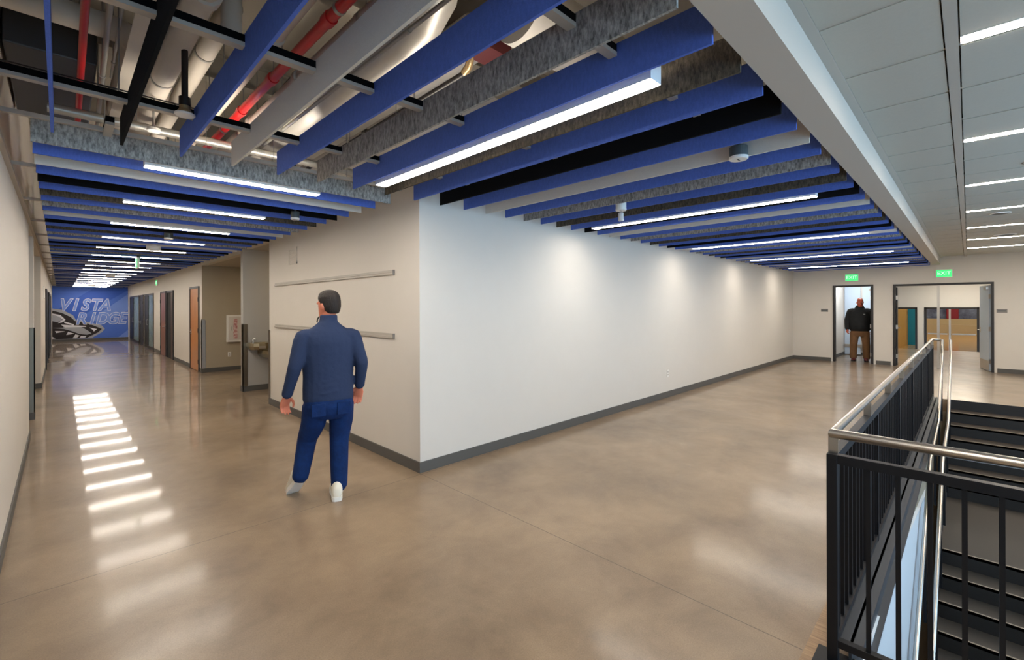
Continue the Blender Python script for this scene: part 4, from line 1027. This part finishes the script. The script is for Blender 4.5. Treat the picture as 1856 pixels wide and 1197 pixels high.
    for sx_ in (-1, 1):
        MB().bbox(sx_*0.10-0.055, sx_*0.10+0.055, -0.158, -0.146, 0.735, 0.84, 0.004).build('back_pocket', M['jeans'], jo)
    shoe(p, (-0.262, 0.225, 0.012), math.radians(16), math.radians(40), M['shoe_white'], M['sole_white'], 1.14)
    shoe(p, (0.080, 0.12, 0.002), math.radians(-8), 0.0, M['shoe_white'], M['sole_white'], 1.12)
    return p

def stander():
    # faces the camera; head bowed
    az = math.radians(186)
    p = thing('person', 'person in black jacket and brown trousers standing in the doorway', 'person', (16.75, 2.27, 0), az-math.pi/2)
    k = 1.05
    def S(v): return tuple(q*k for q in v)
    shL, elL, wrL = S((-0.215, 0, 1.42)), S((-0.285, 0.0, 1.14)), S((-0.285, 0.05, 0.90))
    shR, elR, wrR = S((0.215, 0, 1.42)), S((0.285, 0.0, 1.14)), S((0.285, 0.05, 0.90))
    hipL, knL, anL = S((-0.11, 0, 0.88)), S((-0.14, 0.02, 0.48)), S((-0.15, -0.02, 0.08))
    hipR, knR, anR = S((0.11, 0, 0.88)), S((0.14, 0.02, 0.48)), S((0.15, -0.02, 0.08))
    hc = Vector(S((-0.01, 0.05, 1.655))); hr = Matrix.Rotation(math.radians(-15), 3, 'X') @ Matrix.Rotation(math.radians(10), 3, 'Z')
    b = MB()
    stack(b, [tuple(q*k for q in r) for r in [(0.84, 0, 0, 0.16, 0.10), (1.0, 0, 0, 0.165, 0.10), (1.2, 0, 0, 0.175, 0.10), (1.38, 0, 0, 0.17, 0.09), (1.47, 0, 0, 0.09, 0.07)]])
    stack(b, [tuple(q*k for q in r) for r in [(1.44, 0, 0.0, 0.065, 0.065), (1.53, 0, 0.02, 0.062, 0.064), (1.60, 0, 0.04, 0.06, 0.066)]])
    head(b, hc, hr, 1.06)
    for a in ((shL, elL, wrL), (shR, elR, wrR)): limb(b, a, [0.05, 0.042, 0.028])
    limb(b, [hipL, knL, anL], [0.08, 0.055, 0.038]); limb(b, [hipR, knR, anR], [0.08, 0.055, 0.038])
    hand(b, wrL, (0.0, 0.05, -0.24), (0.8, -0.3, 0), (0.3, 0.9, 0), 0.45, 1.08); hand(b, wrR, (0.0, 0.05, -0.24), (-0.8, -0.3, 0), (-0.3, 0.9, 0), 0.45, 1.08)
    fuse(b, 'body', M['skin_red'], p, 0.009, 3)
    face_parts(p, hc, hr, 1.06)
    s = MB()
    stack(s, [tuple(q*k for q in r) for r in [(0.84, 0, 0, 0.215, 0.155), (0.90, 0, 0.01, 0.235, 0.175), (1.0, 0, 0.02, 0.235, 0.185), (1.12, 0, 0.02, 0.235, 0.18), (1.26, 0, 0.01, 0.238, 0.16), (1.38, 0, 0, 0.232, 0.135), (1.44, 0, 0, 0.185, 0.11), (1.49, 0, 0, 0.115, 0.09), (1.56, 0, 0.012, 0.085, 0.085), (1.57, 0, 0.012, 0.07, 0.07)]])
    for sh, el, wr in ((shL, elL, wrL), (shR, elR, wrR)): limb(s, [(sh[0]*0.6, sh[1], sh[2]), (sh[0], sh[1], sh[2]-0.03), el, wr], [0.075, 0.085, 0.072, 0.055])
    so = fuse(s, 'jacket', M['jacket'], p, 0.012, 5)
    MB().box(-0.13, -0.085, 0.168, 0.176, 1.375, 1.39).build('chest_logo', M['white_plastic'], so)
    j = MB()
    stack(j, [tuple(q*k for q in r) for r in [(0.92, 0, 0.0, 0.20, 0.14), (0.82, 0, 0.0, 0.215, 0.15), (0.74, 0, 0.0, 0.21, 0.14), (0.69, 0, 0.0, 0.18, 0.12)]])
    limb(j, [S((-0.115, 0, 0.80)), knL, (anL[0], anL[1], 0.09)], [0.118, 0.096, 0.086]); limb(j, [S((0.115, 0, 0.80)), knR, (anR[0], anR[1], 0.09)], [0.118, 0.096, 0.086])
    fuse(j, 'trousers', M['khaki'], p, 0.012, 5)
    shoe(p, (anL[0], 0.14, 0.002), math.radians(8), 0, M['shoe_red'], M['belt'], 1.1); shoe(p, (anR[0], 0.14, 0.002), math.radians(-8), 0, M['shoe_red'], M['belt'], 1.1)
    return p
walker()
stander()
